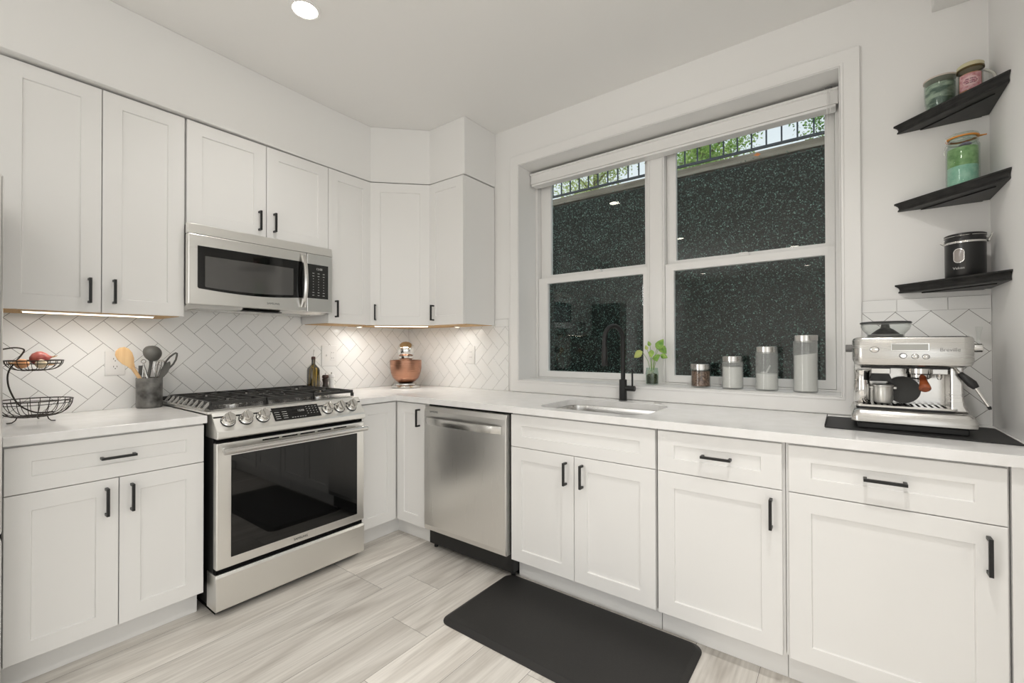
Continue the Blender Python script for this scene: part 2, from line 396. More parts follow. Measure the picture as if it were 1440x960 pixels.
# ------------------------------------------------------------------ window
def build_window():
    win = bpy.data.objects.new('window_1', None); COL.objects.link(win); win.location = (2.05, .2, WB); win['kind'] = 'structure'
    # casing
    def ring(x0, x1, z0, z1, X0, X1, Z0, Z1, y0, y1):
        bm = new_bm()
        o_ = [(X0, Z0), (X1, Z0), (X1, Z1), (X0, Z1)]; i_ = [(x0, z0), (x1, z0), (x1, z1), (x0, z1)]
        V = {}
        for nm, L in (('o', o_), ('i', i_)):
            for yy in (y0, y1):
                for q, (a, b) in enumerate(L): V[nm, yy, q] = bm.verts.new((a, yy, b))
        for q in range(4):
            r = (q+1) % 4
            bm.faces.new((V['o', y0, q], V['o', y0, r], V['i', y0, r], V['i', y0, q]))
            bm.faces.new((V['o', y1, q], V['i', y1, q], V['i', y1, r], V['o', y1, r]))
            bm.faces.new((V['o', y0, q], V['o', y1, q], V['o', y1, r], V['o', y0, r]))
            bm.faces.new((V['i', y0, q], V['i', y0, r], V['i', y1, r], V['i', y1, q]))
        return bm
    obj('window_casing', ring(WL, WR, WB, WT, 1.0907, 3.0139, .9155, 2.541, -.018, -.0005), TRIM, win, bevel=.003)
    obj('casing_bead', ring(WL-.001, WR+.001, WB-.001, WT+.001, WL-.012, WR+.012, WB-.012, WT+.012, -.022, -.0185), TRIM, win, bevel=.0015)
    # jamb extension lining the reveal
    obj('window_jamb', ring(WL+.004, WR-.004, WB+.004, WT-.004, WL+.0005, WR-.0005, WB+.0005, WT-.0005, -.0175, .3), TRIM, win)
    # outer frame + mullion
    bm = ring(1.182, 2.921, 1.008, 2.445, WL+.0045, WR-.0045, WB+.0045, WT-.0045, .192, .298)
    box(bm, 1.988, 2.092, .192, .298, 1.008, 2.445)
    box(bm, 1.997, 2.003, .186, .192, 1.008, 2.445); box(bm, 2.077, 2.083, .186, .192, 1.008, 2.445)
    obj('window_frame', bm, TRIM, win, bevel=.002)
    for xa, xb, ga, gb in ((1.183, 1.987, 1.262, 1.957), (2.093, 2.920, 2.144, 2.878)):
        lo = obj('lower_sash', ring(ga, gb, 1.052, 1.672, xa, xb, 1.009, 1.715, .200, .232), TRIM, win, bevel=.003)
        obj('pane', boxm(ga-.004, gb+.004, .214, .218, 1.048, 1.676), PANE, lo)
        us = obj('upper_sash', ring(ga+.004, gb+.001, 1.738, 2.40, xa, xb, 1.69, 2.444, .236, .268), TRIM, win, bevel=.003)
        obj('pane', boxm(ga, gb+.005, .250, .254, 1.734, 2.404), PANE, us)
        cx = (ga+gb)/2+(.03 if xa < 2 else 0)
        bm = new_bm(); box(bm, cx-.033, cx+.033, .2, .235, 1.7155, 1.7255); box(bm, cx-.02, cx+.026, .203, .228, 1.7255, 1.735)
        obj('sash_lock', bm, TRIM, win, bevel=.003)
build_window()
# blind headrail
def build_blind():
    b = thing('window_blind', 'white faux wood blind pulled fully up at the top of the window', 'blind', (2.05, .11, 2.36))
    bm = new_bm(); prism(bm, [(.122, 2.376), (.126, 2.436), (.113, 2.440), (.113, 2.449), (.126, 2.449), (.134, 2.445), (.134, 2.376)], 'x', 1.170, 2.936)
    obj('valance', bm, TRIM, b, bevel=.001)
    obj('headrail', boxm(1.175, 2.93, .1345, .185, 2.41, 2.456), TRIM, b)
    bm = new_bm()
    for i in range(6): box(bm, 1.18, 2.925, .137, .185, 2.374+i*.006, 2.3775+i*.006)
    obj('slats', bm, TRIM, b)
    obj('bottom_rail', boxm(1.178, 2.927, .120, .186, 2.3600, 2.3735), TRIM, b, bevel=.002)
    for x in (2.893, 2.905):
        bm = new_bm(); tube(bm, [(x, .110, 2.452), (x, .109, 2.42), (x, .109, 2.0), (x, .109, 1.62 if x < 2.9 else 1.70)], .0012, 6)
        obj('pull_cord', bm, TRIM, b)
    obj('clip', boxm(2.885, 2.915, .1075, .1125, 2.449, 2.456), GPRINT, b)
build_blind()
# ------------------------------------------------------------------ cabinets
def shaker(u0, u1, v0, v1, M, th=.019, st=.066, rail=.062, rec=.007):
    """door in local frame: x along the face, y up, z out of the face (0 = back)"""
    bm = new_bm()
    o_ = [(u0, v0), (u1, v0), (u1, v1), (u0, v1)]; i_ = [(u0+st, v0+rail), (u1-st, v0+rail), (u1-st, v1-rail), (u0+st, v1-rail)]
    b = .0025
    j_ = [(u0+st+b, v0+rail+b), (u1-st-b, v0+rail+b), (u1-st-b, v1-rail-b), (u0+st+b, v1-rail-b)]
    e = .0015
    f_ = [(u0+e, v0+e), (u1-e, v0+e), (u1-e, v1-e), (u0+e, v1-e)]
    B = [bm.verts.new((*p, 0)) for p in o_]; O = [bm.verts.new((*p, th-e)) for p in o_]; Fv = [bm.verts.new((*p, th)) for p in f_]
    I = [bm.verts.new((*p, th)) for p in i_]; J = [bm.verts.new((*p, th-rec)) for p in j_]
    bm.faces.new(B[::-1])
    for q in range(4):
        r = (q+1) % 4
        bm.faces.new((B[q], B[r], O[r], O[q])); bm.faces.new((O[q], O[r], Fv[r], Fv[q]))
        bm.faces.new((Fv[q], Fv[r], I[r], I[q])); bm.faces.new((I[q], I[r], J[r], J[q]))
    bm.faces.new(J)
    bm.transform(M); return bm
def pull(cu, cv, M, vertical=True, L=.108, th=.019):
    bm = new_bm(); h = L/2; a = .0049; z0, z1 = th+.024, th+.034
    if vertical:
        box(bm, cu-a, cu+a, cv-h, cv+h, z0, z1)
        for s in (-1, 1): box(bm, cu-a, cu+a, cv+s*h-(2*a if s > 0 else 0), cv+s*h+(2*a if s < 0 else 0), th+.0003, z0)
    else:
        box(bm, cu-h, cu+h, cv-a, cv+a, z0, z1)
        for s in (-1, 1): box(bm, cu+s*h-(2*a if s > 0 else 0), cu+s*h+(2*a if s < 0 else 0), cv-a, cv+a, th+.0003, z0)
    bm.transform(M); return bm
G = .0015
def door(par, u0, u1, v0, v1, M, handle=None, name='door', vertical=True, **k):
    d = obj(name, shaker(u0+G, u1-G, v0+G, v1-G, M, **k), CAB, par)
    if handle: obj('handle', pull(handle[0], handle[1], M, vertical), BLACKM, d, bevel=.0008)
    return d
UF = .316; UT, UB = 2.363, 1.374        # wall cabinets: box front, top, bottom
UCG = 'white shaker wall cabinets'; BCG = 'white shaker base cabinets'
MA = lambda x: frameM((x, 0, 0), (0, 1, 0), (1, 0, 0))      # u = y
MB_ = lambda y: frameM((0, y, 0), (1, 0, 0), (0, -1, 0))    # u = x
def carcass(bm_list, mats, par):
    for nm, bm, mt in zip(('body', 'underside'), bm_list, mats): obj(nm, bm, mt, par)
# 24 in pair left of microwave
def upper_A(label, y0, y1, z0, z1, doors):
    t = thing('wall_cabinet', label, 'cabinet', (0.01, (y0+y1)/2, z0))
    y0 += .0008; y1 -= .0008
    obj('body', boxm(.0085, UF, y0, y1, z0+.004, z1), CAB, t)
    obj('underside', boxm(.02, UF-.02, y0+.016, y1-.016, z0+.0005, z0+.0035), WOODRAW, t)
    for u0, u1, hu, hv in doors: door(t, u0, u1, z0, z1, MA(UF+.0005), (hu, hv))
    return t
upper_A('tall white two-door wall cabinet left of the microwave, lit underneath', -2.31, -1.69, UB, UT, [(-2.31, -2.0035, -2.044, 1.468), (-2.0035, -1.697, -1.963, 1.470)])
upper_A('short white two-door wall cabinet directly above the microwave', -1.69, -.931, 1.838, UT, [(-1.69, -1.3075, -1.348, 1.928), (-1.3075, -.931, -1.267, 1.933)])
upper_A('narrow single-door white wall cabinet right of the microwave', -.931, -.6105, UB, UT, [(-.931, -.6105, -.882, 1.468)])
def upper_corner():
    t = thing('corner_wall_cabinet', 'white wall cabinet set diagonally across the corner above the copper pot', 'cabinet', (.3, -.3, UB))
    bm = new_bm(); P = [(.0085, -.0085), (.0085, -.6085), (UF, -.6085), (.6085, -UF), (.6085, -.0085)]
    prism(bm, P, 'z', UB+.004, UT); obj('body', bm, CAB, t)
    bm = new_bm(); P = [(.02, -.02), (.02, -.59), (UF-.02, -.59), (.59, -UF+.02), (.59, -.02)]
    prism(bm, P, 'z', UB+.0005, UB+.0035); obj('underside', bm, WOODRAW, t)
    o = Vector((UF, -.6105, 0)); u = (Vector((.6105, -UF, 0))-o).normalized(); n = Vector((u.y, -u.x, 0)); L = (Vector((.6105, -UF, 0))-o).length
    M = frameM(o+n*.002, u, n)
    door(t, .006, L-.006, UB, UT, M, (.042, 1.462))
upper_corner()
def upper_B():
    t = thing('wall_cabinet', 'single-door white wall cabinet on the window wall beside the corner one', 'cabinet', (.78, -.16, UB))
    obj('body', boxm(.6115, .9435, -UF, -.0085, UB+.004, UT), CAB, t)
    obj('underside', boxm(.627, .928, -UF+.02, -.02, UB+.0005, UB+.0035), WOODRAW, t)
    door(t, .6125, .943, UB, UT, MB_(-UF-.0005), (.664, 1.460))
upper_B()
# base cabinets
BF = .611; KZ = .115; BT = .8785; DL = .7045
def base(label, M, u0, u1, bodybox, kickbox, drawers, doors, extra=None, loc=None):
    t = thing('base_cabinet', label, 'cabinet', loc)
    obj('body', boxm(*bodybox), CAB, t)
    obj('toe_kick', boxm(*kickbox), CAB, t)
    for a, b, hnd in drawers:
        door(t, a, b, DL, BT-.006, M, (hnd, .790) if hnd else None, 'drawer_front', False, rail=.055)
    for a, b, z1, hu in doors: door(t, a, b, KZ, z1, M, (hu, .618) if hu else None)
    return t
base('white base cabinet with one drawer over two doors, left of the stove', MA(BF+.0005), 0, 0,
     (.0095, BF, -2.309, -1.7075, KZ, BT), (.53, .545, -2.309, -1.7075, .001, KZ-.0005),
     [(-2.309, -1.708, -2.006)], [(-2.309, -2.002, DL, -2.0405), (-2.002, -1.708, DL, -1.9635)], loc=(.3, -2, 0))
def corner_base():
    t = thing('corner_base_cabinet', 'L-shaped white corner base cabinet with folding doors between stove and dishwasher', 'cabinet', (.4, -.4, 0))
    bm = new_bm(); prism(bm, [(.0095, -.0095), (.0095, -.915), (BF, -.915), (BF, -BF), (.912, -BF), (.912, -.0095)], 'z', KZ, BT); obj('body', bm, CAB, t)
    bm = new_bm(); prism(bm, [(.54, -.915), (.556, -.915), (.556, -.556), (.912, -.556), (.912, -.54), (.54, -.54)], 'z', .001, KZ-.0005); obj('toe_kick', bm, CAB, t)
    door(t, -.915, -.634, KZ, BT-.006, MA(BF+.0005))
    door(t, .634, .905, KZ, BT-.006, MB_(-BF-.0005), (.852, .787))
corner_base()
YB = -BF
base('white sink base cabinet with a false drawer front over two doors', MB_(YB-.0005), 0, 0,
     (1.556, 2.315, YB, -.60, KZ, BT), (1.556, 2.315, -.556, -.541, .001, KZ-.0005),
     [(1.556, 2.315, None)], [(1.556, 1.928, DL, 1.8865), (1.928, 2.315, DL, 1.9735)], loc=(1.93, -.56, 0))
base('white base cabinet of drawer over single door, right of the sink cabinet', MB_(YB-.0005), 0, 0,
     (2.3185, 2.779, YB, -.0095, KZ, BT), (2.3185, 2.779, -.556, -.541, .001, KZ-.0005),
     [(2.323, 2.772, 2.5535)], [(2.323, 2.772, DL, 2.7365)], loc=(2.55, -.3, 0))
base('widest white single-door base cabinet, under the espresso machine', MB_(YB-.0005), 0, 0,
     (2.781, 3.327, YB, -.0095, KZ, BT), (2.781, XC-.002, -.556, -.541, .001, KZ-.0005),
     [(2.789, 3.3225, 3.0525)], [(2.789, 3.3225, DL, 3.2815)], loc=(3.05, -.3, 0))
o = obj('filler_panel', boxm(3.3285, XC-.001, -.63, -.54, KZ, BT), CAB, origin=(3.37, -.58, KZ)); tag(o, 'narrow white filler strip between the last base cabinet and the right wall', 'cabinet')
# ------------------------------------------------------------------ countertops
o = obj('countertop', boxm(.0095, .65, -2.312, -1.7025, .8805, .914), QUARTZ, bevel=.002, origin=(.3, -2, .88)); tag(o, 'short white quartz worktop left of the stove', 'worktop')
def counter_L():
    bm = new_bm()
    x1 = XC-.001; cut = rrect(1.668, 2.235, -.572, -.142, .085, 8)
    outer = [(.0095, -.0095), (.0095, -.9165), (.65, -.9165), (.65, -.65), (x1, -.65), (x1, -.0095)]
    for z in (.914, .8805):
        ov = [bm.verts.new((*p, z)) for p in outer]; iv = [bm.verts.new((*p, z)) for p in cut]
        es = [bm.edges.new((ov[i], ov[(i+1) % len(ov)])) for i in range(len(ov))]+[bm.edges.new((iv[i], iv[(i+1) % len(iv)])) for i in range(len(iv))]
        bmesh.ops.triangle_fill(bm, use_beauty=True, edges=es)
        if z == .914: top = (ov, iv)
        else: bot = (ov, iv)
    for a, b in zip(top, bot):
        for i in range(len(a)): bm.faces.new((a[i], a[(i+1) % len(a)], b[(i+1) % len(a)], b[i]))
    # remove faces inside the cutout
    kill = [f for f in bm.faces if abs(f.normal.z) > .5 and 1.69 < f.calc_center_median().x < 2.21 and -.55 < f.calc_center_median().y < -.165 and all(any((v.co.xy-Vector(p)).length < 1e-5 for p in cut) for v in f.verts)]
    bmesh.ops.delete(bm, geom=kill, context='FACES_ONLY')
    o = obj('countertop', bm, QUARTZ, origin=(.5, -.5, .88), bevel=.0012); tag(o, 'long L-shaped white quartz worktop running under the window', 'worktop')
counter_L()
def sink():
    t = thing('kitchen_sink', 'undermount stainless steel sink set in the worktop below the window', 'sink', (1.95, -.36, .70))
    bm = new_bm(); lo = [(1.660, 2.243, -.580, -.134, .09, .8795), (1.664, 2.239, -.576, -.138, .09, .8785), (1.668, 2.235, -.572, -.142, .085, .86), (1.672, 2.231, -.568, -.146, .08, .73), (1.70, 2.2, -.54, -.175, .06, .705), (1.92, 1.98, -.39, -.33, .029, .70)]
    rings = [[bm.verts.new((*p, z)) for p in rrect(a, b, c, d, r, 8)] for a, b, c, d, r, z in lo]
    for A, B in zip(rings, rings[1:]):
        for i in range(len(A)): bm.faces.new((A[i], A[(i+1) % len(A)], B[(i+1) % len(A)], B[i]))
    bm.faces.new(rings[-1])
    obj('basin', bm, SATIN, t, smooth=True)
    bm = new_bm(); lathe(bm, [(0, .006), (.03, .006), (.045, .003), (.047, .0005)], (1.95, -.36, .7005)); obj('drain', bm, CHROME, t, smooth=True)
sink()
o = obj('sink_hole_cover', lathe(new_bm(), [(.022, .0003), (.022, .004), (.017, .006), (0, .006)], (2.141, -.083, .914)), SATIN, smooth=True, origin=(2.141, -.083, .914)); tag(o, 'small round steel cap on the worktop right of the faucet', 'hole cover')
def faucet():
    t = thing('kitchen_faucet', 'tall matte black gooseneck pull-down faucet behind the sink', 'faucet', (1.937, -.065, .914))
    x, y = 1.937, -.068
    bm = new_bm(); lathe(bm, [(.024, .0004), (.024, .004), (.0215, .006), (.0215, .118), (.018, .121), (0, .121)], (x, y, .914)); obj('body', bm, BLACKM, t, smooth=True)
    dx, dy = -.045, -.155
    L = math.hypot(dx, dy); ux, uy = dx/L, dy/L; r = .078
    pts = [(x, y, 1.03), (x, y, 1.26)]
    for k in range(1, 17):
        a = math.pi*k/16
        pts.append((x+ux*r*(1-math.cos(a)), y+uy*r*(1-math.cos(a)), 1.26+r*math.sin(a)))
    pts.append((x+ux*2*r, y+uy*2*r, 1.22))
    bm = new_bm(); tube(bm, pts, .0125, 18); obj('gooseneck', bm, BLACKM, t, smooth=True)
    e = (x+ux*2*r, y+uy*2*r)
    bm = new_bm(); lathe(bm, [(.0145, 0), (.0165, .004), (.0165, .05), (.0145, .10), (.0135, .105)], (e[0], e[1], 1.115)); obj('spray_head', bm, BLACKM, t, smooth=True)
    M = Matrix.Translation((x+.018, y, .985)) @ Matrix.Rotation(math.radians(90), 4, 'Y')
    bm = new_bm(); lathe(bm, [(.0155, 0), (.0155, .05), (.0145, .052), (0, .052)], (0, 0, 0), M=M); obj('lever_hub', bm, BLACKM, t, smooth=True)
    bm = new_bm(); tube(bm, [(x+.055, y, .99), (x+.055, y, 1.09)], .0052, 12); obj('lever', bm, BLACKM, t, smooth=True)
faucet()
# ------------------------------------------------------------------ range
def build_range():
    Y0, Y1 = -1.6865, -.924; XF = .70
    t = thing('gas_range', 'stainless steel slide-in gas stove with black oven window', 'stove', (.35, -1.305, 0))
    bm = new_bm(); box(bm, .03, .665, Y0+.002, Y1-.002, .04, .905); obj('body', bm, BLACKM, t)
    bm = new_bm(); box(bm, .012, .64, Y0-.013, Y1+.005, .9155, .928); obj('cooktop', bm, STEELH, t, bevel=.003)
    bm = new_bm(); box(bm, .022, .60, Y0+.02, Y1-.02, .9285, .931); obj('cooktop_well', bm, SATIN, t)
    # control panel: slanted face
    bm = new_bm(); prism(bm, [(.58, .906), (.58, .927), (.630, .928), (.645, .922), (.713, .842), (.716, .835), (.716, .812), (.71, .808), (.58, .808)], 'y', Y0, Y1)
    cp = obj('control_panel', bm, STEELH, t, bevel=.003)
    p0 = Vector((.645, 0, .922)); p1 = Vector((.713, 0, .842)); dn = (p1-p0).normalized(); nrm = Vector((-dn.z, 0, dn.x)).normalized()
    if nrm.x < 0: nrm = -nrm
    mid = (p0+p1)/2
    def PM(y, s=0, out=0): return frameM(mid+Vector((0, y, 0))-dn*s+nrm*out, (0, 1, 0), nrm, -dn)
    L = (p1-p0).length
    d = obj('display', boxm(-.121, .121, -L/2+.018, L/2-.01, .0006, .0016, M=PM(-1.307)), BGLASS, t)
    text('digits', '12:08', .016, PM(-1.285, .012, .002), WPRINT, d)
    bm = new_bm()
    for c in range(2):
        for r in range(5):
            box(bm, -.112+c*.036, -.088+c*.036, .026-r*.0125, .0285-r*.0125, .002, .0023)
    for c in range(4):
        for r in range(4): box(bm, .052+c*.017, .058+c*.017, .029-r*.0135, .0315-r*.0135, .002, .0023)
    for c in range(6): box(bm, -.035+c*.0135, -.027+c*.0135, -.026, -.023, .002, .0023)
    bm.transform(PM(-1.307)); obj('key_marks', bm, WPRINT, d)
    for y in (-1.630, -1.554, -1.477, -1.140, -1.068, -.993):
        bm = new_bm(); lathe(bm, [(.029, .0005), (.029, .006), (.0255, .009), (.0245, .034), (.022, .038), (0, .038)], (0, 0, 0), 32, M=PM(y, 0, 0))
        k = obj('knob', bm, CHROME, t, smooth=True)
        bm = new_bm(); lathe(bm, [(.0315, .0003), (.0315, .0035), (.0295, .0035)], (0, 0, 0), 32, M=PM(y, 0, 0)); obj('knob_shade_ring', bm, IRON, k)  # dark ring stands in for the shade under the knob rim
        bm = boxm(-.0055, .0055, -.022, .022, .0385, .0455, M=PM(y)); obj('knob_grip', bm, CHROME, k, bevel=.0015)
    # gap + door
    obj('door_gap', boxm(.60, .69, Y0+.006, Y1-.006, .79, .8075), DARK, t)
    dr = obj('oven_door', boxm(.667, .705, Y0+.001, Y1-.001, .222, .789), STEELH, t, bevel=.004)
    obj('oven_window', boxm(.7055, .7075, -1.626, -.972, .265, .728), BGLASS, dr, bevel=.001)
    bm = new_bm()
    for a in range(5): box(bm, .7055, .7062, -1.49+a*.093, -1.412+a*.093, .772, .7785)
    obj('vent_slot', bm, DARK, dr)
    bm = new_bm(); prism(bm, rrect(.742, .764, .744, .772, .010, 5), 'y', -1.672, -.938); hd = obj('door_handle', bm, SATIN, dr, smooth=True)
    for y in (-1.65, -.96): obj('handle_post', boxm(.7058, .744, y-.013, y+.013, .747, .769), SATIN, hd, bevel=.003)
    text('logo', 'SAMSUNG', .016, frameM((.7062, -1.30, .243), (0, 1, 0), (1, 0, 0)), GPRINT, dr)
    obj('door_gap', boxm(.60, .69, Y0+.006, Y1-.006, .20, .2215), DARK, t)
    bm = new_bm(); prism(bm, [(.60, .035), (.700, .035), (.706, .042), (.706, .186), (.698, .199), (.60, .199)], 'y', Y0, Y1); obj('drawer', bm, STEELH, t, bevel=.002)
    obj('base_skirt', boxm(.1, .66, Y0+.01, Y1-.01, .012, .035), DARK, t)
    for x in (.1, .6):
        for y in (Y0+.05, Y1-.05): obj('leg', lathe(new_bm(), [(.018, 0), (.018, .011)], (x, y, .0005)), BPLAST, t)
    # burners
    for bx, by, r in ((.20, -1.53, .045), (.46, -1.53, .05), (.33, -1.305, .055), (.20, -1.08, .04), (.46, -1.08, .055)):
        bm = new_bm(); lathe(bm, [(r+.012, .0003), (r+.012, .006), (r, .010), (r, .014), (r*.6, .016), (0, .016)], (bx, by, .9315)); b = obj('burner', bm, SATIN, t, smooth=True)
        bm = new_bm(); lathe(bm, [(r*.8, 0), (r*.8, .005), (r*.7, .007), (0, .007)], (bx, by, .9478)); obj('burner_cap', bm, IRON, b, smooth=True)
    # three cast iron grates
    zt, zb = .968, .948
    def bar(bm, x0, y0, x1, y1, w=.0055, z0=.953, z1=None):
        z1 = z1 or zt
        d = Vector((x1-x0, y1-y0, 0)); n = Vector((-d.y, d.x, 0)).normalized()*w
        v = []
        for z in (z0, z1):
            for s, p in ((1, (x0, y0)), (-1, (x0, y0)), (-1, (x1, y1)), (1, (x1, y1))):
                v.append(bm.verts.new((p[0]+n.x*s, p[1]+n.y*s, z)))
        for f in ((0, 1, 2, 3), (7, 6, 5, 4), (0, 4, 5, 1), (1, 5, 6, 2), (2, 6, 7, 3), (3, 7, 4, 0)): bm.faces.new([v[i] for i in f])
    xs0, xs1 = .045, .605
    for gi, (a, b) in enumerate(((-1.672, -1.432), (-1.426, -1.184), (-1.178, -.938))):
        bm = new_bm()
        for (p, q, r_, s_) in ((xs0, a, xs1, a), (xs0, b, xs1, b), (xs0, a, xs0, b), (xs1, a, xs1, b)): bar(bm, p, q, r_, s_, .006)
        cy = (a+b)/2; 
        if gi != 1:
            bar(bm, (xs0+xs1)/2, a, (xs0+xs1)/2, b)
            for bx in (.19, .465):
                bar(bm, bx, a, bx, cy-.025); bar(bm, bx, b, bx, cy+.025)
                bar(bm, bx-.12, cy, bx-.03, cy); bar(bm, bx+.03, cy, bx+.12, cy)
                for sx in (-1, 1):
                    for sy in (-1, 1): bar(bm, bx+sx*.08, cy+sy*.075, bx+sx*.03, cy+sy*.028)
        else:
            for u in (a+.06, a+.12, a+.18): bar(bm, xs0, u, .20, u); bar(bm, .44, u, xs1, u)
            tube(bm, circle((.325, cy, .960), .085, 28), .006, 8, True)
            for k in range(6):
                an = k*math.pi/3+.5; bar(bm, .325+.045*math.cos(an), cy+.045*math.sin(an), .325+.11*math.cos(an), cy+.11*math.sin(an))
        for fx in (xs0, (xs0+xs1)/2, xs1):
            for fy in (a, b): box(bm, fx-.008, fx+.008, fy-.006, fy+.006, .9315, .953)
        g = obj('grate', bm, IRON, t)
        if gi == 0:   # slanted ribs on the outer left side
            bm = new_bm()
            for k in range(9):
                x = xs0+.02+k*(xs1-xs0-.03)/8
                prism(bm, [(a-.0065, .968), (a-.012, .966), (a-.034, .938), (a-.028, .934), (a-.0065, .956)], 'x', x-.0045, x+.0045)
            box(bm, xs0, xs1, a-.033, a-.026, .9315, .937)
            obj('rib', bm, mat('rib_highlight_grey', (.38, .37, .35), .4), g)  # grey paler than the iron, standing in for bright edge highlights
        if gi == 0:
            bm = new_bm(); tube(bm, [(.03, a-.035, .95), (.03, a+.03, .95)], .011, 10); obj('grate_foot', bm, IRON, g, smooth=True)
build_range()
# ------------------------------------------------------------------ microwave
def build_microwave():
    Y0, Y1 = -1.699, -.9365; z0, z1 = 1.433, 1.8355
    t = thing('microwave_oven', 'stainless steel over-the-range microwave mounted under the short cabinet', 'microwave', (.2, -1.317, 1.43))
    obj('body', boxm(.0095, .352, Y0+.008, -.936, 1.437, z1-.0005), BLACKM, t)
    bm = new_bm(); prism(bm, [(.3525, 1.785), (.391, 1.785), (.386, z1-.001), (.3525, z1-.001)], 'y', Y0, Y1); obj('vent_grille', bm, STEELH, t, bevel=.002)
    dr = obj('door', boxm(.3525, .392, Y0, -1.1025, z0+.002, 1.7835), STEELH, t, bevel=.004)
    # black window, lower edge bowed
    pts = [(-1.660, 1.727), (-1.660, 1.522)]
    for k in range(13):
        s = k/12; pts.append((-1.655+s*.535, 1.515-.016*math.sin(math.pi*s)))
    pts += [(-1.118, 1.522), (-1.118, 1.727)]
    bm = new_bm(); prism(bm, pts, 'x', .3925, .3945); win = obj('door_window', bm, BGLASS, dr)
    mesh = mat('microwave_screen', (.075, .073, .07), .05, spec=1.0)
    pts = [(-1.628, 1.679), (-1.628, 1.528)]
    for k in range(13):
        s = k/12; pts.append((-1.625+s*.438, 1.524-.010*math.sin(math.pi*s)))
    pts += [(-1.184, 1.528), (-1.184, 1.679)]
    bm = new_bm(); prism(bm, pts, 'x', .3946, .3952); obj('window_screen', bm, mesh, win)
    pts = [(.3925+.034*math.sin(math.pi*k/14)**.6 if 0 < k < 14 else .3925, -1.128+0*k, 1.458+k*(1.768-1.458)/14) for k in range(15)]
    bm = new_bm()
    for k in range(14):
        a, b = pts[k], pts[k+1]
        if k == 0: prev = [bm.verts.new((a[0]+dx, a[1]+dy, a[2])) for dx, dy in ((0, -.013), (.012, -.011), (.016, 0), (.012, .011), (0, .013))]; bm.faces.new(prev)
        cur = [bm.verts.new((b[0]+dx, b[1]+dy, b[2])) for dx, dy in ((0, -.013), (.012, -.011), (.016, 0), (.012, .011), (0, .013))]
        for i in range(5): bm.faces.new((prev[i], prev[(i+1) % 5], cur[(i+1) % 5], cur[i]))
        prev = cur
    bm.faces.new(prev[::-1]); obj('door_handle', bm, SATIN, dr, smooth=True)
    text('logo', 'SAMSUNG', .015, frameM((.3926, -1.295, 1.466), (0, 1, 0), (1, 0, 0)), GPRINT, dr)
    pn = obj('control_panel', boxm(.3525, .392, -1.0995, Y1, z0+.002, 1.7835), STEELH, t, bevel=.003)
    kp = obj('keypad', boxm(.3923, .3938, -1.099, -.966, 1.517, 1.722), mat('keypad_black', (.03, .03, .028), .25), pn, bevel=.002)
    text('digits', '12:08', .018, frameM((.3942, -1.025, 1.695), (0, 1, 0), (1, 0, 0)), WPRINT, kp)
    for c in range(3):
        bm = new_bm()
        for r in range(9):
            w_ = .006 if (r in (0, 1, 7, 8)) else .0025
            yy = -1.062+c*.033; zz = 1.668-r*.0165; box(bm, .3939, .3941, yy-w_, yy+w_, zz-.0015, zz+.0015)
        obj('key_column', bm, WPRINT, kp)
    bm = new_bm(); prism(bm, [(.02, 1.425), (.30, 1.425), (.335, 1.4365), (.02, 1.4365)], 'y', Y0+.012, Y1-.01); un = obj('underside', bm, STEELH, t)
    obj('grease_filter', boxm(.12, .26, -1.62, -1.36, 1.422, 1.4248), SATIN, un); obj('grease_filter', boxm(.12, .26, -1.27, -1.01, 1.422, 1.4248), SATIN, un)
    obj('light_lens', boxm(.28, .333, -1.42, -1.22, 1.421, 1.4246), BPLAST, un)
build_microwave()
# ------------------------------------------------------------------ dishwasher
def build_dishwasher():
    t = thing('dishwasher', 'stainless steel dishwasher with a bowed bar handle, between corner cabinet and sink cabinet', 'dishwasher', (1.23, -.3, 0))
    obj('tub', boxm(.9165, 1.5515, -.605, -.03, .03, .8735), BLACKM, t)
    bm = new_bm(); prism(bm, [(-.612, .130), (-.650, .130), (-.656, .16), (-.657, .50), (-.655, .84), (-.640, .866), (-.612, .866)], 'x', .9195, 1.541)
    d = obj('door', bm, STEEL, t, bevel=.003)
    n = 20; bm = new_bm(); prev = None
    for k in range(n+1):
        s = k/n; x = .948+s*(1.517-.948); y = -.660-.038*math.sin(math.pi*s)**.7 if 0 < s < 1 else -.6575; z = .785+.004*math.sin(math.pi*s)
        cur = [bm.verts.new((x, y+dy, z+dz)) for dy, dz in ((.0, -.021), (-.009, -.019), (-.012, 0), (-.009, .019), (0, .021))]
        if prev:
            for i in range(5): bm.faces.new((prev[i], prev[(i+1) % 5], cur[(i+1) % 5], cur[i]))
        else: bm.faces.new(cur)
        prev = cur
    bm.faces.new(prev[::-1]); obj('door_handle', bm, SATIN, d, smooth=True)
    text('logo', 'SAMSUNG', .015, frameM((1.005, -.6562, .838), (1, 0, 0), (0, -1, 0)), GPRINT, d)
    obj('kick_plate', boxm(.9165, 1.5535, -.556, -.545, .012, .128), DARK, t)
    for x in (.94, 1.53): obj('leg', lathe(new_bm(), [(.012, 0), (.012, .03)], (x, -.575, .0005)), BPLAST, t)
build_dishwasher()
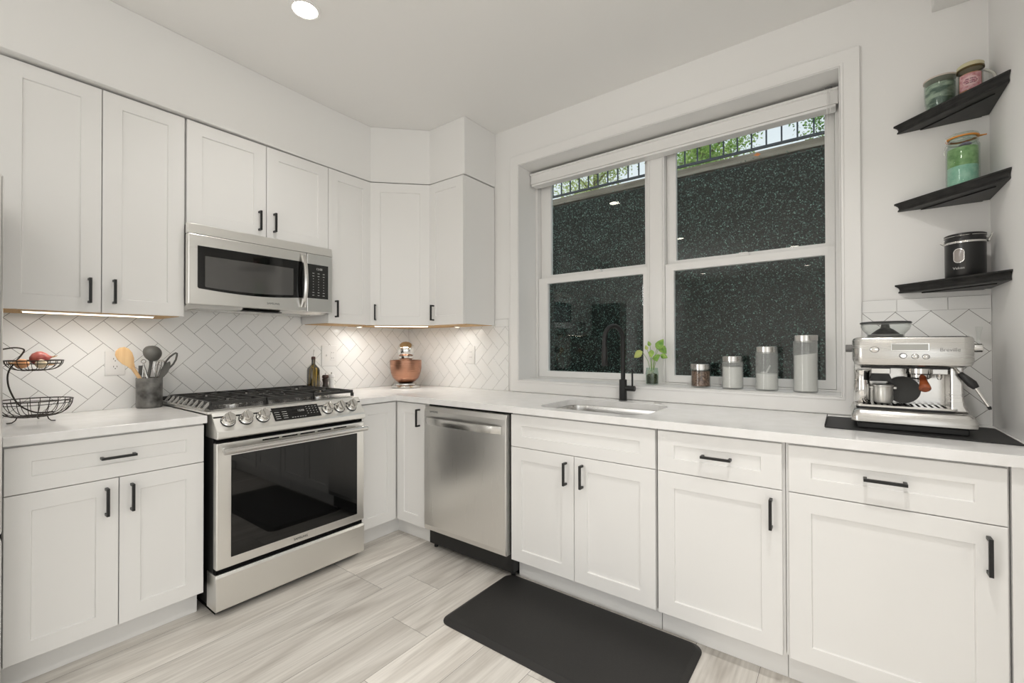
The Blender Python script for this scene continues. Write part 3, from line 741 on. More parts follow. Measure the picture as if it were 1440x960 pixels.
# ------------------------------------------------------------------ refrigerator edge (left border)
def build_fridge():
    t = thing('refrigerator', 'tall stainless steel refrigerator, only its right edge showing at the left border', 'refrigerator', (.4, -2.78, 0))
    obj('body', boxm(.02, .70, -3.24, -2.3235, .02, 1.775), mat('fridge_side', (.22, .22, .21), .4, .4), t, bevel=.004)
    for a, b in ((-3.239, -2.787), (-2.783, -2.3225)): 
        d = obj('door', boxm(.705, .800, a, b, .62, 1.78), STEEL, t, bevel=.012, bseg=4)
        hy = -2.83 if a < -3 else -2.74
        bm = new_bm(); tube(bm, [(.787, hy, .8), (.83, hy, .82), (.83, hy, 1.55), (.787, hy, 1.57)], .011, 12); obj('handle', bm, SATIN, d, smooth=True)
    d = obj('freezer_drawer', boxm(.705, .800, -3.239, -2.3225, .04, .61), STEEL, t, bevel=.012, bseg=4)
    bm = new_bm(); tube(bm, [(.787, -3.15, .53), (.83, -3.13, .53), (.83, -2.44, .53), (.787, -2.42, .53)], .011, 12); obj('handle', bm, SATIN, d, smooth=True)
build_fridge()
# ------------------------------------------------------------------ lights
def downlight(x, y):
    labels = {(1.0, -1.44): 'round recessed ceiling light shining above the kitchen floor, near the stove',
              (1.1, -3.45): 'round recessed ceiling light behind the camera, in line with the refrigerator',
              (2.35, -5.0): 'round recessed ceiling light in the middle of the room behind the camera',
              (.6, -6.9): 'round recessed ceiling light at the far left end of the room behind',
              (2.4, -7.1): 'round recessed ceiling light at the far end, before the rear wall',
              (4.8, -3.4): 'round recessed ceiling light in the side area, nearer the kitchen',
              (4.8, -5.6): 'round recessed ceiling light in the side area, farther from the kitchen',
              (2.95, -1.35): 'added unseen ceiling light for fill, in front of the corner shelves',
              (2.98, -3.1): 'added unseen ceiling light for fill, right behind the camera'}
    t = thing('ceiling_light', labels[(x, y)], 'ceiling light', (x, y, ZC), 'recessed ceiling lights')
    bm = new_bm(); lathe(bm, [(.055, -.0005), (.068, -.0005), (.068, -.004), (.06, -.006), (.052, -.003), (.052, -.0005)], (x, y, ZC), cap=False); obj('trim_ring', bm, CEIL, t, smooth=True)
    bm = new_bm(); lathe(bm, [(0, -.004), (.051, -.004), (.051, -.0008), (0, -.0008)], (x, y, ZC), cap=False); obj('diffuser', bm, LAMP, t)
    l = area('downlight_glow', (x, y, ZC-.012), .1, DP.get((x, y), 6), (0, 0, -1), (1, .98, .95), shape='DISK', spread=125)
for p in DOWNLIGHTS: downlight(*p)
def undercabinet(label, pts, power):
    a, b = Vector(pts[0]), Vector(pts[1]); d = (b-a); L = d.length; d.normalize(); n = Vector((-d.y, d.x, 0)); mid = (a+b)/2
    t = thing('under_cabinet_light', label, 'light', mid, 'under-cabinet light bars')
    M = frameM(a, d, Vector((0, 0, 1)), n)
    obj('housing', boxm(0, L, -.011, .011, -.004, .0, M=M), PLASTIC, t)
    obj('led_strip', boxm(.004, L-.004, -.009, .009, -.009, -.0042, M=M), LED, t)
    o = area('led_glow', mid+Vector((0, 0, -.012)), L-.02, power, (0, 0, -1), (1, .97, .92), .015)
    o.rotation_euler = (0, 0, math.atan2(d.y, d.x))
undercabinet('glowing light bar under the tall two-door wall cabinet, left of the stove', [(.262, -2.235, 1.374), (.262, -1.80, 1.374)], 1.35)
undercabinet('glowing light bar under the corner wall cabinet, above the copper pot', [(.300, -.56, 1.374), (.56, -.29, 1.374)], 1.7)
for nm, lx, ly, dirx in (('left', .16, -.78, 0), ('right', .78, -.16, 1)):
    pass
def puck(label, x, y, power):
    t = thing('puck_light', label, 'light', (x, y, 1.374), 'small round under-cabinet lights')
    obj('housing', lathe(new_bm(), [(.022, 0), (.022, -.007), (.018, -.008), (0, -.008)], (x, y, 1.3738)), PLASTIC, t, smooth=True)
    obj('lens', lathe(new_bm(), [(.014, -.0083), (.014, -.0095), (0, -.0095)], (x, y, 1.3738)), LED, t)
    area('puck_glow', (x, y, 1.355), .03, power, (0, 0, -1), (1, .97, .92), shape='DISK')
puck('small round light under the narrow wall cabinet right of the microwave', .15, -.58, .42)
puck('small round light under the wall cabinet nearest the window', .70, -.14, .28)
# ------------------------------------------------------------------ outlets
def outlet(label, M, w=.07, h=.114, kinds=('duplex',)):
    t = thing('wall_outlet', label, 'outlet', M.translation, 'white wall outlets')
    pl = obj('cover_plate', boxm(-w/2, w/2, -h/2, h/2, .0002, .006, M=M), PLASTIC, t, bevel=.002)
    n = len(kinds)
    for i, k in enumerate(kinds):
        cx = (i-(n-1)/2)*.046
        if k == 'duplex':
            for s in (-1, 1):
                bm = new_bm(); prism(bm, [(cx+p[0], s*.0195+p[1]) for p in rrect(-.017, .017, -.014, .014, .012, 5)], 'z', .0062, .0078); bm.transform(M); r = obj('receptacle', bm, PLASTIC, pl)
                bm = new_bm(); box(bm, cx-.0075, cx-.0055, s*.0195-.001, s*.0195+.007, .0079, .0082); box(bm, cx+.0055, cx+.0075, s*.0195-.001, s*.0195+.007, .0079, .0082); box(bm, cx-.002, cx+.002, s*.0195-.009, s*.0195-.005, .0079, .0082)
                bm.transform(M); s_ = obj('slots', bm, DARK, pl)
        elif k == 'decora':
            obj('receptacle', boxm(cx-.0165, cx+.0165, -.033, .033, .0062, .0078, M=M), PLASTIC, pl, bevel=.001)
            bm = new_bm()
            for s in (-1, 1): box(bm, cx-.0075, cx-.0055, s*.0195-.001, s*.0195+.007, .0079, .0082); box(bm, cx+.0055, cx+.0075, s*.0195-.001, s*.0195+.007, .0079, .0082)
            bm.transform(M); obj('slots', bm, DARK, pl)
        else:
            bm = new_bm(); box(bm, cx-.005, cx+.005, -.012, .012, .0062, .007); box(bm, cx-.003, cx+.003, -.002, .008, .007, .014); bm.transform(M); obj('toggle', bm, PLASTIC, pl)
outlet('white double socket on the tiles behind the wooden spatula', frameM((.0075, -1.892, 1.143), (0, 1, 0), (1, 0, 0)), .078, .122)
outlet('wide white plate with switch and socket behind the pepper mill', frameM((.0075, -.73, 1.162), (0, 1, 0), (1, 0, 0)), .117, .146, ('toggle', 'decora'))
outlet('white socket plate on the tiles between corner and window', frameM((.718, -.0075, 1.163), (1, 0, 0), (0, -1, 0)), .076, .13, ('decora',))
# ------------------------------------------------------------------ things on the left worktop
def utensils():
    cx, cy, z = .085, -1.772, .9145
    ceram = mat('dark_ceramic', (.09, .085, .08), .35); noise_col(ceram, (.035, .033, .03), (.16, .155, .145), nscale=22, detail=5, lo=.3, hi=.6)
    bm = new_bm(); lathe(bm, [(0, 0), (.050, 0), (.054, .004), (.055, .15), (.0535, .153), (.051, .151), (.050, .008), (0, .008)], (cx, cy, z), cap=False)
    o = obj('utensil_crock', bm, ceram, smooth=True, origin=(cx, cy, z)); tag(o, 'dark grey round crock holding kitchen utensils', 'crock')
    def stick(name, label, a, b, r, mt, head=None, cat='utensil', r2=None):
        a, b = Vector(a), Vector(b)
        t = thing(name, label, cat, a)
        bm = new_bm(); tube(bm, [a, a.lerp(b, .5), b], [r, r, r2 or r], 10); obj('handle', bm, mt, t, smooth=True)
        return t, a, b, (b-a).normalized()
    grey = mat('grey_silicone', (.10, .098, .09), .5); wood = mat('beech_wood', (.72, .47, .24), .5); noise_col(wood, (.66, .40, .20), (.80, .56, .30), (40, 40, 3), 1)
    zb = z+.012
    # wooden spatula
    t, a, b, d = stick('wooden_spatula', 'pale wooden spatula leaning left out of the grey crock', (cx-.015, cy+.036, zb), (cx+.030, cy-.078, z+.214), .0070, wood, r2=.009)
    side = Vector((-.25, 1, 0)); side = (side-d*side.dot(d)).normalized(); n = d.cross(side)
    prof = [(-.01, .010), (.01, .016), (.03, .027), (.06, .034), (.085, .031), (.100, .020), (.106, .004)]
    bm = new_bm(); pts = [b+d*s+side*w_ for s, w_ in prof]+[b+d*s-side*w_ for s, w_ in prof[::-1]]
    A = [bm.verts.new(p+n*.0035) for p in pts]; B = [bm.verts.new(p-n*.0035) for p in pts]
    bm.faces.new(A); bm.faces.new(B[::-1])
    for i in range(len(pts)): bm.faces.new((A[i-1], A[i], B[i], B[i-1]))
    obj('blade', bm, wood, t, bevel=.0015)
    # ladle
    t, a, b, d = stick('soup_ladle', 'dark grey silicone ladle standing upright in the crock', (cx-.01, cy-.02, zb), (cx+.012, cy+.004, z+.232), .0055, grey, r2=.007)
    c = b+Vector((.03, -.004, .045))
    bm = new_bm(); prof = [(.040*math.cos(q), -.040*math.sin(q)) for q in [math.pi/2*k/8 for k in range(9)]]
    prof = [(r, zz) for r, zz in prof][::-1]+[(.042, .001)]+[(.037*math.cos(q), -.036*math.sin(q)) for q in [math.pi/2*k/8 for k in range(9)]]
    lathe(bm, prof, (0, 0, 0), 28, M=Matrix.Translation(c) @ Matrix.Rotation(math.radians(-110), 4, 'Y') @ Matrix.Rotation(.3, 4, 'X'), cap=False)
    obj('bowl', bm, grey, t, smooth=True)
    bm = new_bm(); tube(bm, [b-d*.01, b+Vector((.002, 0, .02)), c+Vector((-.012, 0, -.025))], [.007, .010, .016], 12); obj('neck', bm, grey, t, smooth=True)
    # two spoon / spatula heads leaning right
    for nm, lb, q, hl in (('slotted_spoon', 'dark grey slotted spoon leaning furthest right in the crock', (.05, .095, .245), .085), ('turner_spatula', 'dark grey narrow spatula leaning right in front of the slotted spoon', (.07, .060, .190), .08)):
        t, a, b, d = stick(nm, lb, (cx-.0, cy-.02-(.02 if hl > .08 else 0), zb), (cx+q[0]*.4, cy+q[1]*.62, z+q[2]*.78), .005, grey)
        side = Vector((.5, 1, -.4)); side = (side-d*side.dot(d)).normalized(); n = d.cross(side)
        bm = new_bm(); W_ = [(0, .005), (.015, .012), (.04, .017), (.065, .015), (.085, .008), (.095, .002)]
        if nm == 'slotted_spoon':
            tube(bm, [b+d*s*1.05+side*w_ for s, w_ in W_]+[b+d*s*1.05-side*w_ for s, w_ in W_[::-1]], .0045, 8, True)
        else:
            pts = [b+d*s+side*w_ for s, w_ in W_]+[b+d*s-side*w_ for s, w_ in W_[::-1]]
            A = [bm.verts.new(p+n*.002) for p in pts]; B = [bm.verts.new(p-n*.002) for p in pts]
            bm.faces.new(A); bm.faces.new(B[::-1])
            for i in range(len(pts)): bm.faces.new((A[i-1], A[i], B[i], B[i-1]))
        obj('head', bm, grey, t, smooth=nm == 'slotted_spoon')
    # whisk
    t, a, b, d = stick('balloon_whisk', 'steel wire whisk standing in the crock behind the ladle', (cx-.02, cy+.01, zb), (cx-.018, cy+.035, z+.15), .005, SATIN)
    bm = new_bm()
    for k in range(5):
        an = math.pi*k/5; sx = Vector((math.cos(an), math.sin(an), 0))
        tube(bm, [b+d*s+sx*w_ for s, w_ in ((0, .004), (.03, .016), (.06, .024), (.085, .020), (.095, 0), (.085, -.020), (.06, -.024), (.03, -.016), (0, -.004))], .0011, 6)
    obj('wires', bm, CHROME, t, smooth=True)
    # tongs
    t, a, b, d = stick('kitchen_tongs', 'steel tongs with a ring on top, standing in the crock', (cx-.015, cy-.035, zb), (cx-.01, cy-.022, z+.225), .004, SATIN)
    bm = new_bm(); tube(bm, [(cx+.03, cy+.018, zb), (cx+.008, cy-.008, z+.14), (cx-.01, cy-.022, z+.222)], [.007, .006, .004], 8); obj('second_arm', bm, SATIN, t, smooth=True)
    bm = new_bm(); tube(bm, [b+Vector((0, .009*math.cos(k*math.pi/8), .011+.009*math.sin(k*math.pi/8))) for k in range(16)], .0022, 8, True); obj('ring', bm, SATIN, t, smooth=True)
    t, a, b, d = stick('steel_spatula', 'flat steel-handled spatula standing left in the crock', (cx-.03, cy-.02, zb), (cx-.022, cy-.03, z+.205), .004, SATIN)
    bm = boxm(-.006, .006, -.009, .009, 0, .05, M=Matrix.Translation(b-Vector((0, 0, .04)))); obj('grip', bm, grey, t, bevel=.002)
utensils()
def basket():
    wire = mat('bronze_wire', (.035, .028, .022), .4, .3)
    cx, cy = .245, -2.195
    t = thing('fruit_basket', 'two-tier dark wire fruit basket on the left worktop', 'basket', (cx, cy, .914))
    def bowl(name, R, zr, depth, rb, n):
        bm = new_bm(); tube(bm, circle((cx, cy, zr), R, 48), .0024, 8, True); tube(bm, circle((cx, cy, zr-.013), R*.975, 48), .0016, 6, True)
        tube(bm, circle((cx, cy, zr-depth), rb, 32), .0024, 8, True)
        for k in range(n):
            a = 2*math.pi*k/n; pts = []
            for q in range(7):
                s = q/6; rr = rb+(R-rb)*math.sin(s*math.pi/2); zz = zr-depth*math.cos(s*math.pi/2)
                pts.append((cx+rr*math.cos(a), cy+rr*math.sin(a), zz))
            tube(bm, pts, .0013, 6)
        if rb > .03:
            for k in range(-2, 3):
                w_ = math.sqrt(max(rb*rb-(k*rb/3)**2, 0)); tube(bm, [(cx+k*rb/3, cy-w_, zr-depth), (cx+k*rb/3, cy+w_, zr-depth)], .0013, 6)
        return obj(name, bm, wire, t, smooth=True)
    bowl('lower_basket', .116, 1.003, .066, .050, 24); bowl('upper_basket', .086, 1.168, .040, .036, 18)
    ctl = [Vector(p) for p in ((.262, -2.14, .950), (.25, -2.192, .952), (.22, -2.235, .985), (.215, -2.259, 1.043), (.215, -2.267, 1.093), (.218, -2.262, 1.131), (.225, -2.245, 1.165), (.222, -2.228, 1.195), (.22, -2.222, 1.212), (.222, -2.235, 1.220), (.225, -2.255, 1.221), (.23, -2.29, 1.213))]
    pts = []
    for q in range(len(ctl)-1):
        p0, p1, p2, p3 = ctl[max(q-1, 0)], ctl[q], ctl[q+1], ctl[min(q+2, len(ctl)-1)]
        for k in range(5):
            u = k/5; pts.append(.5*((2*p1)+(p2-p0)*u+(2*p0-5*p1+4*p2-p3)*u*u+(3*p1-p0-3*p2+p3)*u*u*u))
    pts.append(ctl[-1])
    bm = new_bm(); tube(bm, pts, .0030, 8); obj('stand', bm, wire, t, smooth=True)
    for k in range(3):
        a = 2*math.pi*k/3+.75
        bm = new_bm(); tube(bm, [(cx+.050*math.cos(a), cy+.050*math.sin(a), .937), (cx+.055*math.cos(a), cy+.055*math.sin(a), .925), (cx+.065*math.cos(a), cy+.065*math.sin(a), .9175), (cx+.08*math.cos(a), cy+.08*math.sin(a), .9172)], .0022, 6); obj('foot', bm, wire, t, smooth=True)
    def bulb(name, label, c, r, sx, mt, tip=.25, rot=0, cat='onion'):
        o_ = thing(name, label, cat, c)
        prof = [(0, -r), (.35*r, -.93*r), (.75*r, -.62*r), (.98*r, -.1*r), (.92*r, .35*r), (.6*r, .74*r), (.25*r, .98*r), (.1*r, 1.18*r), (0, (1.2+tip)*r)]
        bm = new_bm(); lathe(bm, prof, (0, 0, 0), 24, M=Matrix.Translation(c) @ Matrix.Rotation(rot, 4, 'X') @ Matrix.Diagonal((1, 1, sx, 1)), cap=False)
        obj('bulb', bm, mt, o_, smooth=True)
        d = Matrix.Rotation(rot, 3, 'X') @ Vector((0, 0, 1)); p = Vector(c)+d*(1.15+tip)*r*sx
        bm = new_bm(); tube(bm, [p-d*.006, p+d*.006, p+d*.012+Vector((0, .003, .003))], [.004, .0025, .001], 6); obj('stem', bm, mat('dry_stem', (.45, .26, .12), .8), o_)
        return o_
    red = mat('red_onion_skin', (.30, .05, .05), .3); noise_col(red, (.22, .03, .035), (.50, .16, .13), (1, 1, 1), 30)
    tan = mat('shallot_skin', (.70, .33, .14), .4); noise_col(tan, (.62, .26, .10), (.80, .46, .24), (1, 1, 1), 40)
    gar = mat('garlic_skin', (.72, .60, .42), .5); noise_col(gar, (.62, .46, .28), (.80, .70, .54), (1, 1, 1), 50)
    bulb('red_onion', 'red onion lying in the top tier of the wire basket', (cx-.01, cy+.016, 1.176), .031, 1.0, red, .1, -1.4)
    bulb('shallot', 'orange-skinned shallot lying left in the top tier of the wire basket', (cx+.030, cy-.038, 1.156), .020, 1.1, tan, .2, 1.45)
    bulb('garlic_bulb', 'pale papery garlic bulb lying in front of the red onion in the basket', (cx+.050, cy+.014, 1.154), .019, 1.0, gar, .2, -1.7, 'garlic')
basket()
# ------------------------------------------------------------------ things behind the stove
def oil():
    x, y, z = .10, -.898, .9145
    gl = mat('amber_olive_glass', (.30, .20, .02), .05, spec=.8, coat=.6); noise_col(gl, (.035, .028, .01), (.34, .22, .03), (60, 60, 4), 1, 3, .5, .68)
    t = thing('oil_bottle', 'olive green square glass oil bottle with a steel pourer', 'bottle', (x, y, z))
    bm = new_bm(); rings = []
    for s, zz in ((.030, 0), (.0315, .004), (.0315, .155), (.029, .168), (.014, .192), (.012, .20), (.012, .226)):
        rings.append([bm.verts.new((x+p[0], y+p[1], z+zz)) for p in rrect(-s, s, -s, s, min(s*.99, .009 if s > .02 else s*.95), 4)])
    bm.faces.new(rings[0][::-1]); bm.faces.new(rings[-1])
    for A, B in zip(rings, rings[1:]):
        for i in range(len(A)): bm.faces.new((A[i], A[(i+1) % len(A)], B[(i+1) % len(A)], B[i]))
    obj('bottle_body', bm, gl, t, smooth=True)
    obj('stopper', lathe(new_bm(), [(.013, .2262), (.013, .243), (.008, .246), (0, .246)], (x, y, z)), mat('brown_stopper', (.05, .015, .012), .5), t, smooth=True)
    bm = new_bm(); tube(bm, [(x, y, z+.2462), (x, y, z+.27), (x+.004, y+.002, z+.292)], [.0025, .002, .0018], 8); obj('pourer', bm, SATIN, t, smooth=True)
oil()
def mill(name, label, x, y, mt, top, s=1.0):
    z = .9145; t = thing(name, label, 'mill', (x, y, z))
    bm = new_bm(); lathe(bm, [(0, 0), (.025*s, 0), (.026*s, .006), (.024*s, .02), (.017*s, .055), (.0165*s, .065), (.021*s, .085), (.0215*s, .092), (.018*s, .096), (0, .096)], (x, y, z), cap=False); obj('body', bm, mt, t, smooth=True)
    bm = new_bm(); lathe(bm, [(.017*s, .0965), (.0215*s, .1), (.022*s, .108), (.018*s, .118), (0, .121)], (x, y, z)); obj('cap', bm, top, t, smooth=True)
    bm = new_bm(); lathe(bm, [(.003, .1205), (.005, .125), (.004, .132), (0, .134)], (x, y, z)); obj('knob', bm, SATIN, t, smooth=True)
espr = mat('dark_wood', (.03, .018, .014), .3, spec=.6)
mill('pepper_mill', 'dark brown wooden pepper mill standing beside the oil bottle', .10, -.812, espr, mat('dark_wood_cap', (.05, .02, .015), .3))
mill('salt_mill', 'white salt mill standing right of the dark pepper mill', .075, -.752, PLASTIC, PLASTIC)
def urn():
    x, y, z = .255, -.242, .9145
    cop = mat('brushed_copper', (.40, .21, .14), .25, 1); rough_noise(cop, (2, 2, 200), 1, .22, .36)
    K = 1.38
    def sc(bm): bm.transform(Matrix.Translation((x, y, z)) @ Matrix.Scale(K, 4) @ Matrix.Translation((-x, -y, -z)))
    t = thing('copper_pot', 'round copper pot with a silver ball top, in the corner of the worktop', 'pot', (x, y, z))
    bm = new_bm(); lathe(bm, [(0, 0), (.074, 0), (.078, .004), (.074, .012), (.058, .018), (.058, .024), (0, .024)], (x, y, z), 48, cap=False); sc(bm); obj('base', bm, SATIN, t, smooth=True)
    bm = new_bm(); lathe(bm, [(0, .0245), (.032, .0245), (.050, .033), (.070, .054), (.081, .083), (.0855, .110), (.086, .150), (.083, .152), (.080, .149), (.03, .149), (0, .150)], (x, y, z), 48, cap=False); sc(bm); obj('bowl', bm, cop, t, smooth=True)
    bm = new_bm(); lathe(bm, [(0, .1505), (.032, .1505), (.034, .158), (.04, .162), (.041, .170), (.037, .174), (.043, .180), (.047, .20), (.045, .221), (.036, .240), (.02, .251), (0, .255)], (x, y, z), 40, cap=False); sc(bm); obj('ball_top', bm, CHROME, t, smooth=True)
urn()
# ------------------------------------------------------------------ window sill things
def canister(label, x, h, fill, fmt, group='glass canisters on the window sill'):
    y, z, r = .095, .9985, .0505
    t = thing('glass_canister', label, 'canister', (x, y, z), group)
    bm = new_bm(); lathe(bm, [(0, .0), (r-.003, .0), (r, .004), (r, h-.028), (r-.0022, h-.028), (r-.0022, .006), (0, .005)], (x, y, z), 40, cap=False); obj('jar', bm, DUSTY if fmt[0].name == 'flour' else JAR, t, smooth=True)
    bm = new_bm(); lathe(bm, [(r-.004, h-.034), (r-.004, h-.0278), (r+.0012, h-.0272), (r+.0012, h-.002), (r-.0005, h), (0, h)], (x, y, z), 40); obj('lid', bm, SATIN, t, smooth=True)
    bm = new_bm(); rr = r-.004; ring0 = [bm.verts.new((x+rr*math.cos(2*math.pi*k/40), y+rr*math.sin(2*math.pi*k/40), z+.0075)) for k in range(40)]
    ring1 = [bm.verts.new((x+rr*math.cos(2*math.pi*k/40), y+rr*math.sin(2*math.pi*k/40), z+fill+(.5*rr*.28*math.cos(2*math.pi*k/40) if fmt[1] else 0))) for k in range(40)]
    bm.faces.new(ring0[::-1]); bm.faces.new(ring1)
    for k in range(40): bm.faces.new((ring0[k], ring0[(k+1) % 40], ring1[(k+1) % 40], ring1[k]))
    obj('contents', bm, fmt[0], t)
    return t
flour = mat('flour', (.84, .83, .81), .9); beans = mat('spice_beans', (.2, .12, .08), .6)
def speckle(mt, c):
    t, b = nodes(mt); v = t.nodes.new('ShaderNodeTexVoronoi'); v.inputs['Scale'].default_value = 170; tcn = t.nodes.new('ShaderNodeTexCoord')
    r = t.nodes.new('ShaderNodeValToRGB'); r.color_ramp.elements[0].color = (*c[0], 1); r.color_ramp.elements[1].color = (*c[1], 1)
    sp = t.nodes.new('ShaderNodeSeparateColor')
    t.links.new(tcn.outputs['Object'], v.inputs['Vector']); t.links.new(v.outputs['Color'], sp.inputs[0]); t.links.new(sp.outputs[0], r.inputs[0]); t.links.new(r.outputs[0], b.inputs['Base Color'])
speckle(beans, ((.05, .025, .015), (.34, .22, .16)))
canister('shortest glass canister on the sill, filled with dark brown beans', 2.318, .128, .088, (beans, 0))
canister('small glass canister on the sill, three quarters full of white powder', 2.478, .172, .115, (flour, 0))
t = canister('medium glass canister on the sill, less than half full of flour', 2.636, .222, .085, (flour, 0))
bm = new_bm(); tube(bm, [(2.625, .10, 1.068), (2.65, .11, 1.125)], .004, 8); lathe(bm, [(0, 0), (.010, .004), (.014, .012), (.012, .013), (0, .006)], (2.622, .10, 1.078), 16, cap=False); obj('scoop', bm, PLASTIC, t, smooth=True)
canister('tallest glass canister on the sill, nearly full of flour', 2.800, .276, .183, (flour, 1))
def plant():
    x, y, z = 2.042, .112, .9985
    t = thing('potted_plant', 'small green pothos cutting in a glass jar of dark pebbles on the sill', 'plant', (x, y, z))
    bm = new_bm(); lathe(bm, [(0, 0), (.033, 0), (.036, .005), (.0365, .07), (.033, .082), (.033, .098), (.0312, .098), (.0312, .084), (.0345, .07), (.034, .006), (0, .004)], (x, y, z), 32, cap=False); obj('glass_jar', bm, JARG, t, smooth=True)
    peb = mat('dark_pebbles', (.02, .03, .02), .3); speckle(peb, ((.008, .012, .008), (.10, .11, .05)))
    bm = new_bm(); lathe(bm, [(0, .006), (.0325, .006), (.033, .05), (.028, .062), (.01, .068), (0, .066)], (x, y, z), 24, cap=False); obj('pebbles', bm, peb, t, smooth=True)
    bm = new_bm()
    for k in range(9):
        a = random.random()*6; tube(bm, [(x+.02*math.cos(a), y-.02+.01*math.sin(a), z+.085), (x+.018*math.cos(a+1), y-.024, z+.07), (x+.022*math.cos(a+2), y-.022, z+.058)], .0012, 5)
    obj('roots', bm, mat('pale_roots', (.6, .58, .45), .7), t)
    g1 = mat('leaf_green', (.20, .42, .06), .4); noise_col(g1, (.12, .32, .04), (.42, .60, .14), (1, 1, 1), 30); g2 = mat('leaf_yellow', (.55, .62, .20), .4); stem = mat('stem_green', (.25, .40, .10), .5)
    leaves = [((-.075, -.02, .185), (-.55, 0, -.45), .065, g2), ((-.035, .0, .212), (-.3, 0, .8), .03, g2), ((-.02, .01, .235), (-.35, 0, .9), .032, g1), ((.0, -.01, .19), (.1, -.3, -.8), .05, g1), ((.045, .0, .225), (.35, .1, .6), .072, g1),
              ((.035, -.02, .165), (.2, -.4, -.3), .068, g1), ((.07, .0, .17), (.8, 0, -.35), .045, g1), ((.06, .01, .215), (.5, 0, -.6), .062, g1)]
    for (dx, dy, dz), dr, L, g in leaves:
        base = Vector((x+dx*.9, y+dy, z+dz)); d = Vector(dr).normalized(); s = d.cross(Vector((0, -1, .25))).normalized(); n = s.cross(d)
        bm = new_bm(); prof = [(0, 0), (.12, .22), (.35, .36), (.6, .30), (.85, .13), (1, 0)]
        C_ = [bm.verts.new(base+d*L*(p-.3)+n*(-.08*L*(p-.4)**2)) for p, q in prof]
        for sg in (1, -1):
            E_ = [C_[0]]+[bm.verts.new(base+d*L*(p-.3)+s*sg*q*L+n*(.10*L*q)) for p, q in prof[1:-1]]+[C_[-1]]
            for i in range(len(prof)-1):
                q = [C_[i], C_[i+1], E_[i+1], E_[i]]; q = [v for j, v in enumerate(q) if v not in q[:j]]
                if len(q) > 2: bm.faces.new(q)
        o_ = obj('leaf', bm, g, t, smooth=True); md = o_.modifiers.new('thick', 'SOLIDIFY'); md.thickness = .0006
        a = base-d*L*.3
        bm = new_bm(); tube(bm, [(x+dx*.1, y, z+.07), (x+dx*.3, y+dy*.3, z+.07+(dz-.07)*.6), tuple(a)], .0014, 6); obj('stem', bm, stem, t, smooth=True)
plant()
# ------------------------------------------------------------------ corner shelves and their jars
SHW = mat('black_stained_wood', (.014, .0135, .013), .42, spec=.5); noise_col(SHW, (.008, .008, .0075), (.022, .021, .02), (60, 60, 60), .5)
def shelf(label, zt):
    t = thing('corner_shelf', label, 'shelf', (3.3, -.1, zt-.036), 'black corner shelves')
    leg = .283
    # cross-section layers (inset from the full diagonal, z)
    lay = [(0, zt), (0, zt-.006), (.003, zt-.008), (.008, zt-.014), (.0105, zt-.021), (.0105, zt-.026), (.008, zt-.030), (.008, zt-.0345), (.012, zt-.0355)]
    bm = new_bm(); rings = []
    for ins, z in lay:
        k = ins*S2
        rings.append([bm.verts.new(p) for p in ((XC-.001, -.001, z), (XC-leg+k, -.001, z), (XC-leg+k+.001, -.006, z), (XC-.006, -leg+k+.001, z), (XC-.001, -leg+k, z))])
    bm.faces.new(rings[0]); bm.faces.new(rings[-1][::-1])
    for A, B in zip(rings, rings[1:]):
        for i in range(5): bm.faces.new((A[i], A[(i+1) % 5], B[(i+1) % 5], B[i]))
    obj('board', bm, SHW, t)
    k = .045*S2
    bm = new_bm(); prism(bm, [(XC-.022, -.004), (XC-leg+k+.02, -.004), (XC-.022, -leg+k+.02)], 'z', zt-.0395, zt-.0357); obj('back_panel', bm, SHW, t)
    return t
shelf('topmost of the three black corner shelves, holding two jars', 2.152)
shelf('middle black corner shelf, holding the green clip-top jar', 1.822)
shelf('lowest black corner shelf, holding the black canister', 1.478)
